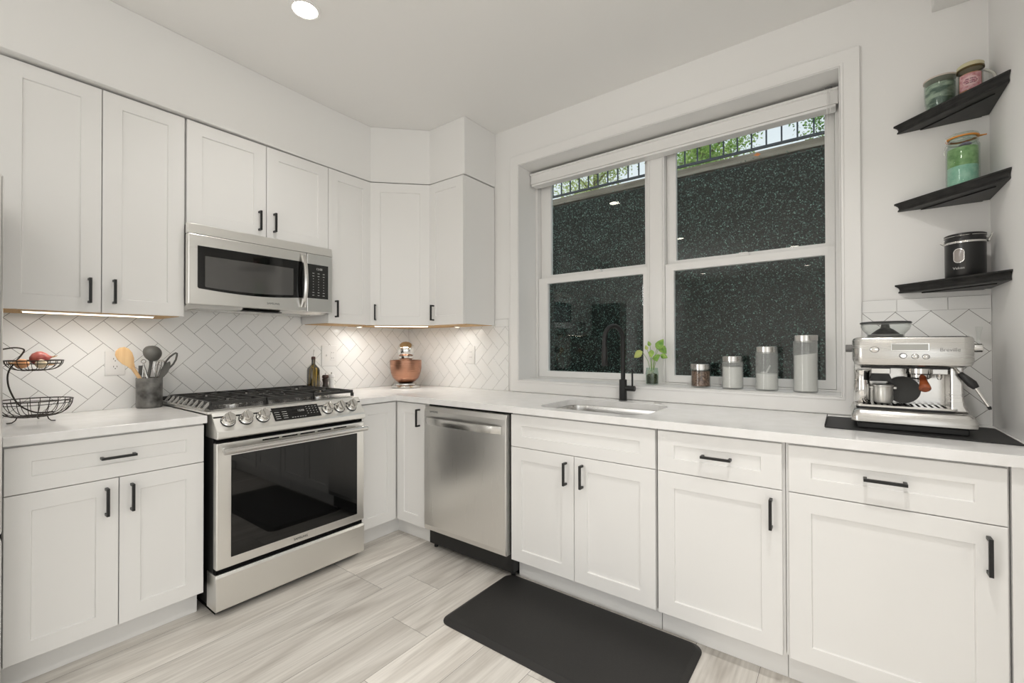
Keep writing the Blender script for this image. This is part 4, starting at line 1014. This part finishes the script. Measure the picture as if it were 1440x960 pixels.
def top_jars():
    z = 2.1525
    x, y, r, h = 3.262, -.062, .047, .118
    t = thing('candle_jar', 'clear glass jar with green and cream contents on the top shelf', 'jar', (x, y, z))
    bm = new_bm(); lathe(bm, [(0, 0), (r-.012, 0), (r-.008, .006), (r-.002, .035), (r, .07), (r, h), (r-.0025, h), (r-.0025, .07), (r-.005, .035), (r-.011, .008), (0, .006)], (x, y, z), 36, cap=False); obj('glass', bm, JARG, t, smooth=True)
    fil = mat('grey_green_filling', (.30, .36, .33), .5); noise_col(fil, (.08, .12, .10), (.55, .58, .50), (14, 14, 40), 1, 4, .42, .58)
    bm = new_bm(); lathe(bm, [(0, .0085), (r-.013, .0085), (r-.006, .035), (r-.0035, .07), (r-.0035, .098), (0, .098)], (x, y, z), 32, cap=False); obj('contents', bm, fil, t, smooth=True)
    bm = new_bm(); lathe(bm, [(0, h+.0004), (r+.003, h+.0004), (r+.003, h+.006), (r-.004, h+.009), (0, h+.009)], (x, y, z), 36, cap=False); obj('lid', bm, mat('pale_lid', (.62, .55, .50), .35), t, smooth=True)
    x, y, r, h = 3.338, -.118, .034, .108
    t = thing('candle_mug', 'lidded glass candle mug with a pink label and handle on the top shelf', 'jar', (x, y, z))
    bm = new_bm(); lathe(bm, [(0, 0), (r-.003, 0), (r, .005), (r, h), (r-.0022, h), (r-.0022, .007), (0, .006)], (x, y, z), 36, cap=False); obj('glass', bm, JAR, t, smooth=True)
    wax = mat('amber_wax', (.50, .22, .10), .4)
    bm = new_bm(); lathe(bm, [(0, .0075), (r-.0035, .0075), (r-.0035, .085), (0, .085)], (x, y, z), 32, cap=False); obj('wax', bm, wax, t, smooth=True)
    lab = mat('pink_label', (.58, .28, .30), .6); noise_col(lab, (.50, .20, .22), (.66, .40, .42), (1, 1, 1), 120)
    ang = math.atan2(-2.48-y, 2.95-x)
    def patch(a0, a1, z0, z1, rr, n=16, ell=False):
        bm = new_bm(); c0 = (a0+a1)/2; hw = (a1-a0)/2; zc = (z0+z1)/2; hh = (z1-z0)/2
        if ell:
            outl = [(c0+hw*math.cos(q*2*math.pi/28), zc+hh*math.sin(q*2*math.pi/28)) for q in range(28)]
            c = bm.verts.new((x+rr*math.cos(c0), y+rr*math.sin(c0), z+zc)); V = [bm.verts.new((x+rr*math.cos(a), y+rr*math.sin(a), z+zz)) for a, zz in outl]
            for i in range(28): bm.faces.new((c, V[i-1], V[i]))
        else:
            P = [(bm.verts.new((x+rr*math.cos(a0+(a1-a0)*k/n), y+rr*math.sin(a0+(a1-a0)*k/n), z+z0)), bm.verts.new((x+rr*math.cos(a0+(a1-a0)*k/n), y+rr*math.sin(a0+(a1-a0)*k/n), z+z1))) for k in range(n+1)]
            for A, B in zip(P, P[1:]): bm.faces.new((A[0], B[0], B[1], A[1]))
        return bm
    lb = obj('paper_label', patch(ang-.95, ang+.95, .022, .080, r+.0006), lab, t, smooth=True)
    obj('label_oval', patch(ang-.62, ang+.62, .034, .070, r+.0011, ell=True), mat('label_cream', (.72, .50, .50), .6), lb)
    bm = new_bm()
    for zz, ww in ((.058, .34), (.050, .5), (.043, .3)):
        for k in range(9):
            a = ang-ww+2*ww*k/8; 
            if k % 4 == 3: continue
            p = Vector((x+(r+.0014)*math.cos(a), y+(r+.0014)*math.sin(a), z+zz)); tdir = Vector((-math.sin(a), math.cos(a), 0))*.0018
            vs = [bm.verts.new(p-tdir), bm.verts.new(p+tdir), bm.verts.new(p+tdir+Vector((0, 0, .0028))), bm.verts.new(p-tdir+Vector((0, 0, .0028)))]; bm.faces.new(vs)
    obj('label_lettering', bm, mat('label_ink', (.16, .06, .10), .6), lb)
    bm = new_bm(); lathe(bm, [(0, h+.0004), (r+.003, h+.0004), (r+.003, h+.012), (r-.004, h+.018), (0, h+.019)], (x, y, z), 36, cap=False); obj('lid', bm, mat('cream_lid', (.60, .55, .36), .4), t, smooth=True)
    bm = new_bm(); lathe(bm, [(r+.0005, h-.006), (r+.004, h-.006), (r+.004, h-.0002), (r+.0005, h-.0002)], (x, y, z), 36, cap=False); obj('lid_band', bm, mat('brown_band', (.10, .065, .015), .4), t, smooth=True)
    d = Vector((.72, .05, 0)).normalized()
    bm = new_bm(); tube(bm, [Vector((x, y, z))+d*(r+.001+.030*math.sin(math.pi*k/10)**.7 if 0 < k < 10 else r+.001)+Vector((0, 0, .02+.075*k/10)) for k in range(11)], .0048, 10); obj('handle', bm, mat('milky_glass', (.62, .62, .56), .1, spec=.8), t, smooth=True)
top_jars()
def clip_jar():
    x, y, z, r, h = 3.318, -.098, 1.8225, .047, .186
    t = thing('clip_top_jar', 'clip-top glass jar with orange seal and green contents on the middle shelf', 'jar', (x, y, z))
    bm = new_bm(); lathe(bm, [(0, 0), (r-.004, 0), (r, .006), (r, h-.03), (r-.006, h-.018), (r-.006, h), (r-.009, h), (r-.009, h-.018), (r-.003, h-.032), (r-.003, .008), (0, .007)], (x, y, z), 40, cap=False); obj('glass', bm, JARG, t, smooth=True)
    c1 = mat('mint_contents', (.36, .62, .50), .6); noise_col(c1, (.28, .55, .44), (.50, .72, .62), (1, 1, 1), 40)
    c2 = mat('green_contents', (.26, .42, .16), .6); noise_col(c2, (.16, .30, .10), (.38, .55, .26), (1, 1, 1), 40)
    bm = new_bm(); lathe(bm, [(0, .0085), (r-.0045, .0085), (r-.0045, .078), (0, .078)], (x, y, z), 36, cap=False); obj('lower_contents', bm, c1, t, smooth=True)
    bm = new_bm(); lathe(bm, [(0, .0785), (r-.0045, .0785), (r-.0045, h-.038), (.02, h-.030), (0, h-.030)], (x, y, z), 36, cap=False); obj('upper_contents', bm, c2, t, smooth=True)
    bm = new_bm(); lathe(bm, [(0, -.006), (.013, -.003), (.018, .0), (.012, .006), (0, .009)], (x+.005, y-.022, z+h-.028), 24, cap=False); obj('lilac_sachet', bm, mat('lilac', (.36, .28, .45), .5), t, smooth=True)
    org = mat('orange_rubber', (.75, .30, .05), .5)
    bm = new_bm(); lathe(bm, [(r-.010, h+.0005), (r-.001, h+.0005), (r-.001, h+.005), (r-.010, h+.005)], (x, y, z), 40, cap=False)
    prism(bm, [(x+r-.006, y-.008), (x+r+.018, y-.002), (x+r+.018, y+.002), (x+r-.006, y+.008)], 'z', z+h+.001, z+h+.004); obj('rubber_seal', bm, org, t)
    bm = new_bm(); lathe(bm, [(0, h+.0055), (r-.003, h+.0055), (r-.003, h+.012), (r-.008, h+.016), (0, h+.018)], (x, y, z), 40, cap=False); obj('glass_lid', bm, JARG, t, smooth=True)
    bm = new_bm(); tube(bm, circle((x, y, z+h-.010), r-.0035, 32), .0014, 6, True); tube(bm, [(x-r+.002, y-.012, z+h-.01), (x-r-.006, y-.014, z+h-.035), (x-r-.004, y-.012, z+h-.055)], .0016, 6); tube(bm, [(x-r+.002, y-.02, z+h-.01), (x-r-.002, y-.022, z+h+.006), (x-.02, y-.03, z+h+.0175)], .0016, 6)
    obj('wire_clip', bm, CHROME, t, smooth=True)
clip_jar()
def black_canister():
    x, y, z, r, h = 3.322, -.100, 1.4785, .0565, .165
    t = thing('coffee_canister', 'black coffee canister with an oval window on the lowest shelf', 'canister', (x, y, z))
    bk = mat('black_enamel', (.010, .010, .010), .28, spec=.6)
    bm = new_bm(); lathe(bm, [(0, 0), (r-.002, 0), (r, .003), (r, h-.038), (0, h-.038)], (x, y, z), 48, cap=False); b = obj('body', bm, bk, t, smooth=True)
    bm = new_bm(); lathe(bm, [(r-.004, h-.0375), (r+.0022, h-.0375), (r+.0028, h-.034), (r+.0022, h-.0305), (r-.004, h-.0305)], (x, y, z), 48, cap=False); obj('steel_rim', bm, CHROME, t, smooth=True)
    bm = new_bm(); lathe(bm, [(0, h-.030), (r-.001, h-.030), (r+.001, h-.024), (r-.001, h-.014), (r+.0015, h-.010), (r+.0015, h-.003), (r-.004, h), (0, h-.001)], (x, y, z), 48, cap=False); obj('lid', bm, bk, t, smooth=True)
    bm = new_bm(); tube(bm, circle((x, y, z+h-.0105), r+.0022, 48), .0009, 6, True); obj('lid_ring', bm, CHROME, t, smooth=True)
    ang = math.atan2(-2.48-y, 2.95-x)-.30
    def wrap(pts, rr, n0=None):
        bm = new_bm(); c = bm.verts.new((x+rr*math.cos(ang), y+rr*math.sin(ang), z+.080)); V = [bm.verts.new((x+rr*math.cos(ang+a/r), y+rr*math.sin(ang+a/r), z+.080+b_)) for a, b_ in pts]
        for i in range(len(V)): bm.faces.new((c, V[i-1], V[i]))
        return bm
    obj('window_frame', wrap(rrect(-.0155, .0155, -.027, .027, .0150, 8), r+.0009), CHROME, b)
    obj('window', wrap(rrect(-.013, .013, -.0245, .0245, .0125, 8), r+.0014), mat('canister_window', (.30, .27, .25), .08, spec=.8), b)
    n = Vector((math.cos(ang), math.sin(ang), 0)); u = Vector((-math.sin(ang), math.cos(ang), 0))
    text('logo', 'Veken', .013, frameM(Vector((x, y, z+.033))+n*(r+.0010), u, n), WPRINT, b)
    bm = new_bm(); 
    lathe(bm, [(.0085, 0), (.0085, .003)], (0, 0, 0), 16, M=Matrix.Translation((x+r+.002, y-.01, z+h-.028)) @ Matrix.Rotation(math.pi/2, 4, 'Y'))
    tube(bm, [(x+r+.004, y-.018, z+h-.034), (x+r+.014, y-.016, z+h-.005), (x+r+.014, y-.002, z+h-.005), (x+r+.004, y, z+h-.034)], .0014, 6); obj('clasp', bm, CHROME, t)
    bm = new_bm(); tube(bm, [(x-r-.002, y-.012, z+h-.034), (x-r-.012, y-.012, z+h-.026), (x-r-.012, y+.004, z+h-.026), (x-r-.002, y+.004, z+h-.034)], .0014, 6); obj('hinge', bm, CHROME, t)
black_canister()
# ------------------------------------------------------------------ espresso machine
def espresso():
    x0, x1 = 2.978, 3.300; yf, yb = -.400, -.085; zb = .9285
    bm = new_bm(); pts = [(2.893, -.12), (2.89, -.43), (2.897, -.437), (3.386, -.468), (3.392, -.462), (3.392, -.125), (3.387, -.12)]
    prism(bm, pts, 'z', .9145, .9185); rim = new_bm()
    o = obj('counter_mat', bm, mat('black_rubber', (.014, .014, .014), .55), origin=(3.14, -.29, .9145), bevel=.001); tag(o, 'thin black rubber mat under the espresso machine', 'mat')
    bm = new_bm(); prism(bm, [(-.43, .9187), (-.43, .928), (-.12, .928), (-.12, .9187)], 'x', 2.8905, 2.8925); obj('raised_edge', bm, MATS['black_rubber'], o)
    z0 = .9188
    zz0 = 0
    t = thing('espresso_machine', 'stainless steel espresso machine with bean hopper and steam wand', 'espresso machine', (3.14, -.25, z0))
    STE = mat('espresso_steel', (.60, .59, .57), .24, 1); rough_noise(STE, (2, 2, 220), 1.0, .20, .32, .01)
    obj('base_foot', boxm(x0+.012, x1-.016, yf+.008, yb-.01, z0, z0+.022), BPLAST, t, bevel=.004)
    # drip-tray base, flared
    bm = new_bm(); rings = []
    for ex, z in ((-.002, z0+.0222), (.002, z0+.026), (.003, z0+.045), (-.006, z0+.066), (-.012, z0+.0705)):
        rings.append([bm.verts.new((*p, z)) for p in rrect(x0-ex-.004, x1+ex+.004, yf-ex, yb, .022, 5)])
    bm.faces.new(rings[0][::-1]); bm.faces.new(rings[-1])
    for A, B in zip(rings, rings[1:]):
        for i in range(len(A)): bm.faces.new((A[i], A[(i+1) % len(A)], B[(i+1) % len(A)], B[i]))
    obj('base', bm, STE, t, smooth=True)
    bm = new_bm(); prism(bm, rrect(x0+.008, x1-.045, yf+.028, -.245, .02, 5), 'z', z0+.071, z0+.0785); tr = obj('drip_tray', bm, BPLAST, t, smooth=True)
    bm = new_bm(); prism(bm, rrect(x0+.004, x1-.040, yf+.022, -.245, .02, 5), 'z', z0+.079, z0+.0855); g = obj('tray_grid', bm, CHROME, tr, smooth=True)
    bm = new_bm()
    for k in range(14): box(bm, x0+.03+k*.017, x0+.037+k*.017, yf+.05, -.26, z0+.0856, z0+.0862)
    obj('grid_slots', bm, DARK, g)
    # rear column, right pillar, left pillar
    rear = obj('rear_body', boxm(x0+.006, x1-.02, -.235, yb, z0+.071, 1.166), STE, t, bevel=.006)
    obj('splash_panel', boxm(x0+.03, x1-.057, -.2375, -.2355, z0+.086, 1.160), SATIN, t)
    bm = new_bm(); pr_ = [(x1-.055, 1.166), (x1-.055, z0+.071), (x1-.006, z0+.071), (x1-.018, z0+.095), (x1-.022, z0+.13), (x1-.022, 1.166)]
    prism(bm, pr_, 'y', -.345, -.2358); obj('right_pillar', bm, STE, t, bevel=.006)
    # head
    bm = new_bm(); rings = []
    for ins, z, fr in ((.022, 1.147, .012), (.006, 1.153, .003), (0, 1.166, 0), (0, 1.243, 0), (.004, 1.250, .004), (.012, 1.2535, .012)):
        rings.append([bm.verts.new((*p, z)) for p in rrect(x0+ins, x1-ins, yf+.002+fr, yb-.003, .030-ins*.6, 6)])
    bm.faces.new(rings[0][::-1]); bm.faces.new(rings[-1])
    for A, B in zip(rings, rings[1:]):
        for i in range(len(A)): bm.faces.new((A[i], A[(i+1) % len(A)], B[(i+1) % len(A)], B[i]))
    hd = obj('head', bm, STE, t, smooth=True)
    obj('head_underside', boxm(x0+.024, x1-.06, yf+.02, -.24, 1.1405, 1.1465), BPLAST, t)
    yy = yf+.0018
    M = frameM((0, yy, 0), (1, 0, 0), (0, -1, 0))
    obj('screen_recess', boxm(3.085, 3.187, 1.203, 1.230, .0002, .0022, M=M), CHROME, hd, bevel=.001)
    obj('screen', boxm(3.088, 3.184, 1.2055, 1.2275, .0023, .003, M=M), mat('grey_lcd', (.42, .42, .39), .25), hd)
    def btn(name, cx, cz, r, d, ell=1.0, mt=CHROME):
        Mx = M @ Matrix.Translation((cx, cz, .0003)) @ Matrix.Diagonal((ell, 1, 1, 1))
        bm = new_bm(); lathe(bm, [(r, 0), (r, d*.7), (r*.8, d), (0, d)], (0, 0, 0), 28, M=Mx); b0 = obj(name, bm, mt, hd, smooth=True)
        bm = new_bm(); lathe(bm, [(r+.0012, -.0001), (r+.0012, .0006), (r+.0001, .0006)], (0, 0, 0), 28, M=Mx); obj('button_ring', bm, IRON, b0)
        return b0
    btn('power_button', 3.040, 1.208, .0095, .003, 1.25); btn('dial', 3.118, 1.186, .0085, .012, 1.1); btn('button', 3.150, 1.184, .0075, .003, 1.15); btn('button', 3.178, 1.183, .0075, .003, 1.15)
    text('logo', 'Breville', .017, frameM((3.238, yy-.0006, 1.207), (1, 0, 0), (0, -1, 0)), mat('etched_grey', (.30, .30, .29), .5), hd)
    # side knobs
    for sx, a, b_, zz, nm in ((-1, x0-.022, x0-.001, 1.212, 'grind_dial'), (1, x1+.001, x1+.026, 1.213, 'steam_knob')):
        bm = new_bm(); lathe(bm, [(.0135, 0), (.0145, .003), (.0145, b_-a-.002), (.013, b_-a)], (0, 0, 0), 28, M=Matrix.Translation((a, -.29 if sx < 0 else -.33, zz)) @ Matrix.Rotation(math.pi/2, 4, 'Y')); obj(nm, bm, SATIN if sx > 0 else mat('grey_plastic', (.16, .155, .15), .4), t, smooth=True)
    bm = new_bm(); tube(bm, [(x1+.016, -.33, 1.226), (x1+.016, -.33, 1.245), (x1+.018, -.33, 1.285)], [.004, .0045, .009], 12); obj('steam_lever', bm, JAR, t, smooth=True)
    # hopper
    cx, cy = 3.078, -.265
    bm = new_bm(); lathe(bm, [(.056, 1.2538), (.056, 1.264), (.060, 1.270), (.070, 1.282), (.0745, 1.294), (.0745, 1.306)], (cx, cy, 0), 40, cap=False); h = obj('hopper', bm, JAR, t, smooth=True)
    md = h.modifiers.new('thick', 'SOLIDIFY'); md.thickness = .002
    bm = new_bm(); lathe(bm, [(.052, 1.2538), (.052, 1.2645), (0, 1.2645)], (cx, cy, 0), 32); obj('hopper_collar', bm, mat('grey_plastic', (.16, .155, .15), .4), t)
    bm = new_bm(); lathe(bm, [(.044, 1.2668), (.024, 1.284), (.014, 1.290), (.012, 1.304), (0, 1.304)], (cx, cy, 0), 32, cap=False); obj('hopper_cone', bm, mat('smoky_plastic', (.05, .05, .05), .3), t, smooth=True)
    bm = new_bm(); lathe(bm, [(0, 1.3062), (.0765, 1.3062), (.0775, 1.309), (.074, 1.313), (0, 1.3145)], (cx, cy, 0), 48, cap=False); obj('hopper_lid', bm, mat('smoky_plastic', (.05, .05, .05), .3), t, smooth=True)
    # grinder outlet + portafilter cradle
    obj('grinder_chute', boxm(3.032, 3.088, -.345, -.27, 1.118, 1.140), CHROME, t, bevel=.003)
    bm = new_bm(); prism(bm, [(3.036, 1.117), (3.084, 1.117), (3.094, 1.090), (3.026, 1.090)], 'y', -.345, -.275); obj('grinder_cradle', bm, BPLAST, t)
    # group head + portafilter
    gx, gy = 3.168, -.318
    bm = new_bm(); lathe(bm, [(.037, 1.1402), (.037, 1.122), (.033, 1.118), (0, 1.118)], (gx, gy, 0), 36); obj('group_head', bm, CHROME, t, smooth=True)
    bm = new_bm(); lathe(bm, [(.034, 1.1178), (.034, 1.108), (.026, 1.102), (0, 1.102)], (gx, gy, 0), 32); tube(bm, [(gx, gy-.015, 1.104), (gx, gy-.017, 1.092)], .006, 10)
    pf = obj('portafilter', bm, CHROME, t, smooth=True)
    wd = mat('red_brown_wood', (.24, .055, .015), .25, spec=.6); noise_col(wd, (.14, .03, .01), (.34, .09, .03), (8, 8, 60), 1)
    bm = new_bm(); tube(bm, [(gx+.004, gy-.034, 1.112), (gx+.005, gy-.045, 1.106), (gx+.005, gy-.062, 1.096), (gx+.005, gy-.080, 1.084), (gx+.005, gy-.094, 1.075), (gx+.005, gy-.100, 1.071)], [.008, .0115, .0105, .0145, .0165, .011], 18); obj('wooden_handle', bm, wd, pf, smooth=True)
    bm = new_bm(); tube(bm, [(3.222, -.30, 1.14), (3.222, -.305, 1.108), (3.222, -.305, 1.10)], [.010, .008, .004], 12); obj('water_outlet', bm, CHROME, t, smooth=True)
    obj('outlet_housing', boxm(3.196, 3.243, -.33, -.27, 1.119, 1.1402), STE, t, bevel=.003)
    # steam wand
    bm = new_bm(); tube(bm, [(3.252, -.352, 1.148), (3.262, -.362, 1.132), (3.272, -.372, 1.118), (3.298, -.378, 1.085), (3.330, -.384, 1.020)], .0045, 12); wnd = obj('steam_wand', bm, CHROME, t, smooth=True)
    bm = new_bm(); tube(bm, [(3.266, -.366, 1.126), (3.275, -.373, 1.114), (3.292, -.377, 1.094), (3.302, -.379, 1.080)], [.0085, .011, .014, .009], 16); obj('wand_grip', bm, BPLAST, wnd, smooth=True)
    bm = new_bm(); tube(bm, [(3.329, -.384, 1.0215), (3.333, -.385, 1.012)], [.0055, .004], 12); obj('wand_tip', bm, BPLAST, wnd, smooth=True)
    # loose things standing on the tray
    zt = z0+.0865
    cx, cy = 3.069, -.292
    c = thing('ribbed_cup', 'white ribbed cup standing on the drip tray under the grinder', 'cup', (cx, cy, zt))
    bm = new_bm(); n = 48
    prof = [(.022, 0), (.027, .004), (.029, .02), (.028, .060), (.027, .063), (.025, .062), (.024, .02), (.018, .006)]
    rings = []
    for r, z in prof:
        rings.append([bm.verts.new((cx+(r+(.0008 if k % 2 and z > .005 else 0))*math.cos(2*math.pi*k/n), cy+(r+(.0008 if k % 2 and z > .005 else 0))*math.sin(2*math.pi*k/n), zt+z)) for k in range(n)])
    for A, B in zip(rings, rings[1:]):
        for k in range(n): bm.faces.new((A[k], A[(k+1) % n], B[(k+1) % n], B[k]))
    bm.faces.new(rings[0][::-1]); bm.faces.new(rings[-1]); obj('body', bm, mat('cup_silver', (.62, .61, .58), .3, .6), c, smooth=True)
    bm = new_bm(); lathe(bm, [(.0285, .0632), (.031, .064), (.031, .069), (.027, .071), (0, .071)], (cx, cy, zt)); obj('rim', bm, MATS['cup_silver'], c, smooth=True)
    for s in (-1, 1): obj('lug', boxm(cx+s*.034-.005, cx+s*.034+.005, cy-.006, cy+.006, zt+.054, zt+.063), MATS['cup_silver'], c, bevel=.002)
    jx, jy = 3.006, -.285
    o = obj('milk_pitcher', lathe(new_bm(), [(0, 0), (.024, 0), (.026, .004), (.0255, .06), (.022, .10), (.025, .122), (.0235, .122), (.0205, .10), (.023, .06), (.023, .006), (0, .005)], (jx, jy, zt), 36, cap=False), CHROME, smooth=True, origin=(jx, jy, zt))
    tag(o, 'polished steel milk pitcher at the left end of the drip tray', 'pitcher')
    M2 = Matrix.Translation((3.128, -.262, zt+.0505)) @ Matrix.Rotation(math.radians(80), 4, 'X')
    o = obj('tamping_disc', lathe(new_bm(), [(0, -.004), (.048, -.004), (.050, 0), (.048, .004), (0, .004)], (0, 0, 0), 48, M=M2, cap=False), mat('charcoal_rubber', (.06, .06, .058), .5), smooth=True, origin=(3.128, -.262, zt)); tag(o, 'round charcoal disc leaning at the back of the drip tray', 'disc')
espresso()
# ------------------------------------------------------------------ floor mat
def floor_mat_obj():
    bm = new_bm(); rings = []
    x0, x1, y0, y1 = 1.500, 2.492, -1.092, -.572
    for ins, z, r in ((0, .0008, .05), (0, .004, .05), (.022, .017, .035), (.026, .0175, .032), (.032, .0178, .03)):
        rings.append([bm.verts.new((*p, z)) for p in rrect(x0+ins, x1-ins, y0+ins, y1-ins, r, 6)])
    bm.faces.new(rings[0][::-1]); bm.faces.new(rings[-1])
    for A, B in zip(rings, rings[1:]):
        for i in range(len(A)): bm.faces.new((A[i], A[(i+1) % len(A)], B[(i+1) % len(A)], B[i]))
    mm = mat('mat_black_vinyl', (.024, .023, .022), .5, spec=.4); rough_noise(mm, (1, 1, 1), 260, .42, .6, .25)
    o = obj('floor_mat', bm, mm, smooth=False, origin=(2, -.85, 0)); tag(o, 'black cushioned anti-fatigue mat on the floor in front of the sink', 'mat')
floor_mat_obj()
# ------------------------------------------------------------------ outside the window
def leaf_mesh(name, pts, size, mt, rnd, parent=None, facing=None, jit=1.0):
    verts = []; faces = []
    for (px, py, pz) in pts:
        n = Vector((rnd.gauss(0, 1)*jit, rnd.gauss(0, 1)*jit, rnd.gauss(0, 1)*jit))
        if facing: n = (n*.55+Vector(facing)).normalized()
        else: n.normalize()
        a = n.orthogonal().normalized(); ang = rnd.random()*6.283; b = n.cross(a)
        d = a*math.cos(ang)+b*math.sin(ang); s = n.cross(d); L = size*(.7+.6*rnd.random())
        c = Vector((px, py, pz)); i = len(verts)
        verts += [c-d*L*.5, c+s*L*.28+n*L*.06, c+d*L*.5, c-s*L*.28+n*L*.06]; faces.append((i, i+1, i+2, i+3))
    me = bpy.data.meshes.new(name); me.from_pydata([tuple(v) for v in verts], [], faces); me.materials.append(mt)
    o = bpy.data.objects.new(name, me); COL.objects.link(o)
    if parent: o.parent = parent; o.location = -worldloc(parent)
    return o
def leafmat(name, c1, c2, rough=.4, scale=9):
    mt = mat(name, c1, rough, spec=.5); t, b = nodes(mt)
    g = t.nodes.new('ShaderNodeTexNoise'); g.inputs['Scale'].default_value = scale*6; tcn = t.nodes.new('ShaderNodeTexCoord')
    r = t.nodes.new('ShaderNodeValToRGB'); r.color_ramp.elements[0].position = .35; r.color_ramp.elements[1].position = .65
    r.color_ramp.elements[0].color = (*c1, 1); r.color_ramp.elements[1].color = (*c2, 1)
    t.links.new(tcn.outputs['Object'], g.inputs[0]); t.links.new(g.outputs[0], r.inputs[0]); t.links.new(r.outputs[0], b.inputs['Base Color'])
    return mt
def outside():
    rnd = random.Random(11); HY = 1.78; HT = 2.785
    conc = mat('weathered_concrete', (.28, .27, .25), .9)
    struct('ground_light_well', boxm(-1.6, 4.6, .3, 2.0, .3, .4), conc)
    bm = new_bm(); box(bm, -1.6, 4.6, HY+.03, HY+.25, .4, HT+.02); box(bm, -1.7, -1.6, .3, 2.03, .4, HT); box(bm, 4.6, 4.7, .3, 2.03, .4, HT)  # the two end walls are added out of view to enclose the light
    struct('wall_retaining', bm, conc)
    struct('ground_street', boxm(-12, 16, HY+.25, 26, 2.4, 2.66), mat('pavement', (.34, .33, .31), .9))
    struct('wall_house_exterior', boxm(-1.7, 4.7, .301, .33, 2.75, 6.0), conc) if False else None
    # hedge panels
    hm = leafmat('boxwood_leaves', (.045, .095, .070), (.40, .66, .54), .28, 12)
    cr = [n_ for n_ in hm.node_tree.nodes if n_.type == 'VALTORGB'][0]; cr.color_ramp.elements[0].position = .52; cr.color_ramp.elements[1].position = .70  # leaf sparkle is put into the colour as a few pale spots
    pts = []
    n = 56000
    for i in range(n):
        x = -1.5+5.9*rnd.random(); z = .5+(HT-.5)*rnd.random()+.02*rnd.gauss(0, 1)
        pts.append((x, HY-.03*rnd.random()-.015, min(z, HT+.03)))
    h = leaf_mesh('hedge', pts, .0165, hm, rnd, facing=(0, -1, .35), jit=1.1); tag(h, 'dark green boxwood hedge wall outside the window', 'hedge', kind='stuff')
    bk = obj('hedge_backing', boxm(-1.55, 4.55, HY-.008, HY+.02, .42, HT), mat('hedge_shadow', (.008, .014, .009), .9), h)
    # timber beam on top of the hedge
    tb = mat('weathered_timber', (.30, .25, .19), .8); noise_col(tb, (.20, .165, .12), (.38, .33, .26), (2, 30, 30), 1)
    o = obj('timber_beam', boxm(-1.6, 4.6, HY-.02, HY+.10, HT+.02, HT+.085), tb, origin=(1.5, HY, HT+.02)); tag(o, 'weathered grey timber beam capping the hedge wall outside', 'beam')
    # railing
    rl = mat('railing_paint', (.05, .06, .07), .5)
    t = thing('metal_railing', 'dark metal railing with upright pickets above the hedge outside', 'railing', (1.8, HY+.12, HT+.02))
    y = HY+.12; zb = 2.955
    bm = new_bm(); box(bm, -1.6, 4.6, y-.012, y+.012, zb-.012, zb+.008); obj('bottom_rail', bm, rl, t)
    obj('top_rail', boxm(-1.6, 4.6, y-.02, y+.02, 3.66, 3.69), rl, t)
    x = -1.55
    k = 0
    while x < 4.6:
        obj('picket', boxm(x-.006, x+.006, y-.006, y+.006, zb+.0085, 3.6595), rl, t); x += .1135; k += 1
    for x in (-1.5, 4.5): obj('post', boxm(x-.02, x+.02, y-.045, y-.0205, 2.665, 3.7), rl, t)
    # one orange leaf caught on the hedge
    o = leaf_mesh('fallen_leaf', [(2.377, HY-.06, 2.83)], .07, mat('orange_leaf', (.75, .22, .04), .5), rnd, facing=(.2, -1, .1), jit=.2); tag(o, 'single orange autumn leaf caught at the top of the hedge', 'leaf')
    # trees
    bark = mat('bark', (.26, .21, .17), .9)
    lm = [leafmat('tree_leaves_green', (.22, .42, .08), (.62, .76, .26), .5, 1), leafmat('tree_leaves_yellow', (.45, .56, .14), (.80, .84, .42), .5, 1), leafmat('tree_leaves_deep', (.14, .30, .07), (.42, .60, .20), .5, 1)]
    spec = [(-3.6, 6.0, 0, 'leafy green tree beyond the railing, leftmost'), (-1.3, 6.2, 1, 'yellow-green tree seen through the top of the left window'),
            (1.0, 6.0, 0, 'bright green tree behind the railing at the mullion between the windows'), (3.3, 5.9, 2, 'deep green tree seen through the top right of the right window'), (5.6, 6.2, 1, 'yellowish tree beyond the right end of the railing')]
    for x, y, k, lb in spec:
        t = thing('tree', lb, 'tree', (x, y, 2.66))
        bm = new_bm(); tube(bm, [(x, y, 2.66), (x+.05, y, 3.6), (x-.05, y+.1, 4.8), (x+.1, y, 6.2)], [.10, .08, .06, .03], 10)
        tr = obj('trunk', bm, bark, t, smooth=True)
        bm = new_bm()
        for q in range(9):
            a = rnd.random()*6.28; zz = 3.3+rnd.random()*2.2; L = .5+rnd.random()*.5
            tube(bm, [(x, y, zz), (x+L*.5*math.cos(a), y+L*.5*math.sin(a), zz+.3), (x+L*math.cos(a), y+L*math.sin(a), zz+.45)], [.03, .02, .008], 6)
        obj('branches', bm, bark, t)
        P = []
        for q in range(120):
            a = rnd.random()*6.28; rr = .80*math.sqrt(rnd.random()); cz = 3.3+rnd.random()*3.2; cx, cy = x+rr*math.cos(a), y+rr*math.sin(a)
            for s in range(150): P.append((cx+max(-.28, min(.28, rnd.gauss(0, .17))), cy+max(-.28, min(.28, rnd.gauss(0, .17))), cz+rnd.gauss(0, .13)))
        o = leaf_mesh('foliage', P, .052, lm[k], rnd, t)
outside()
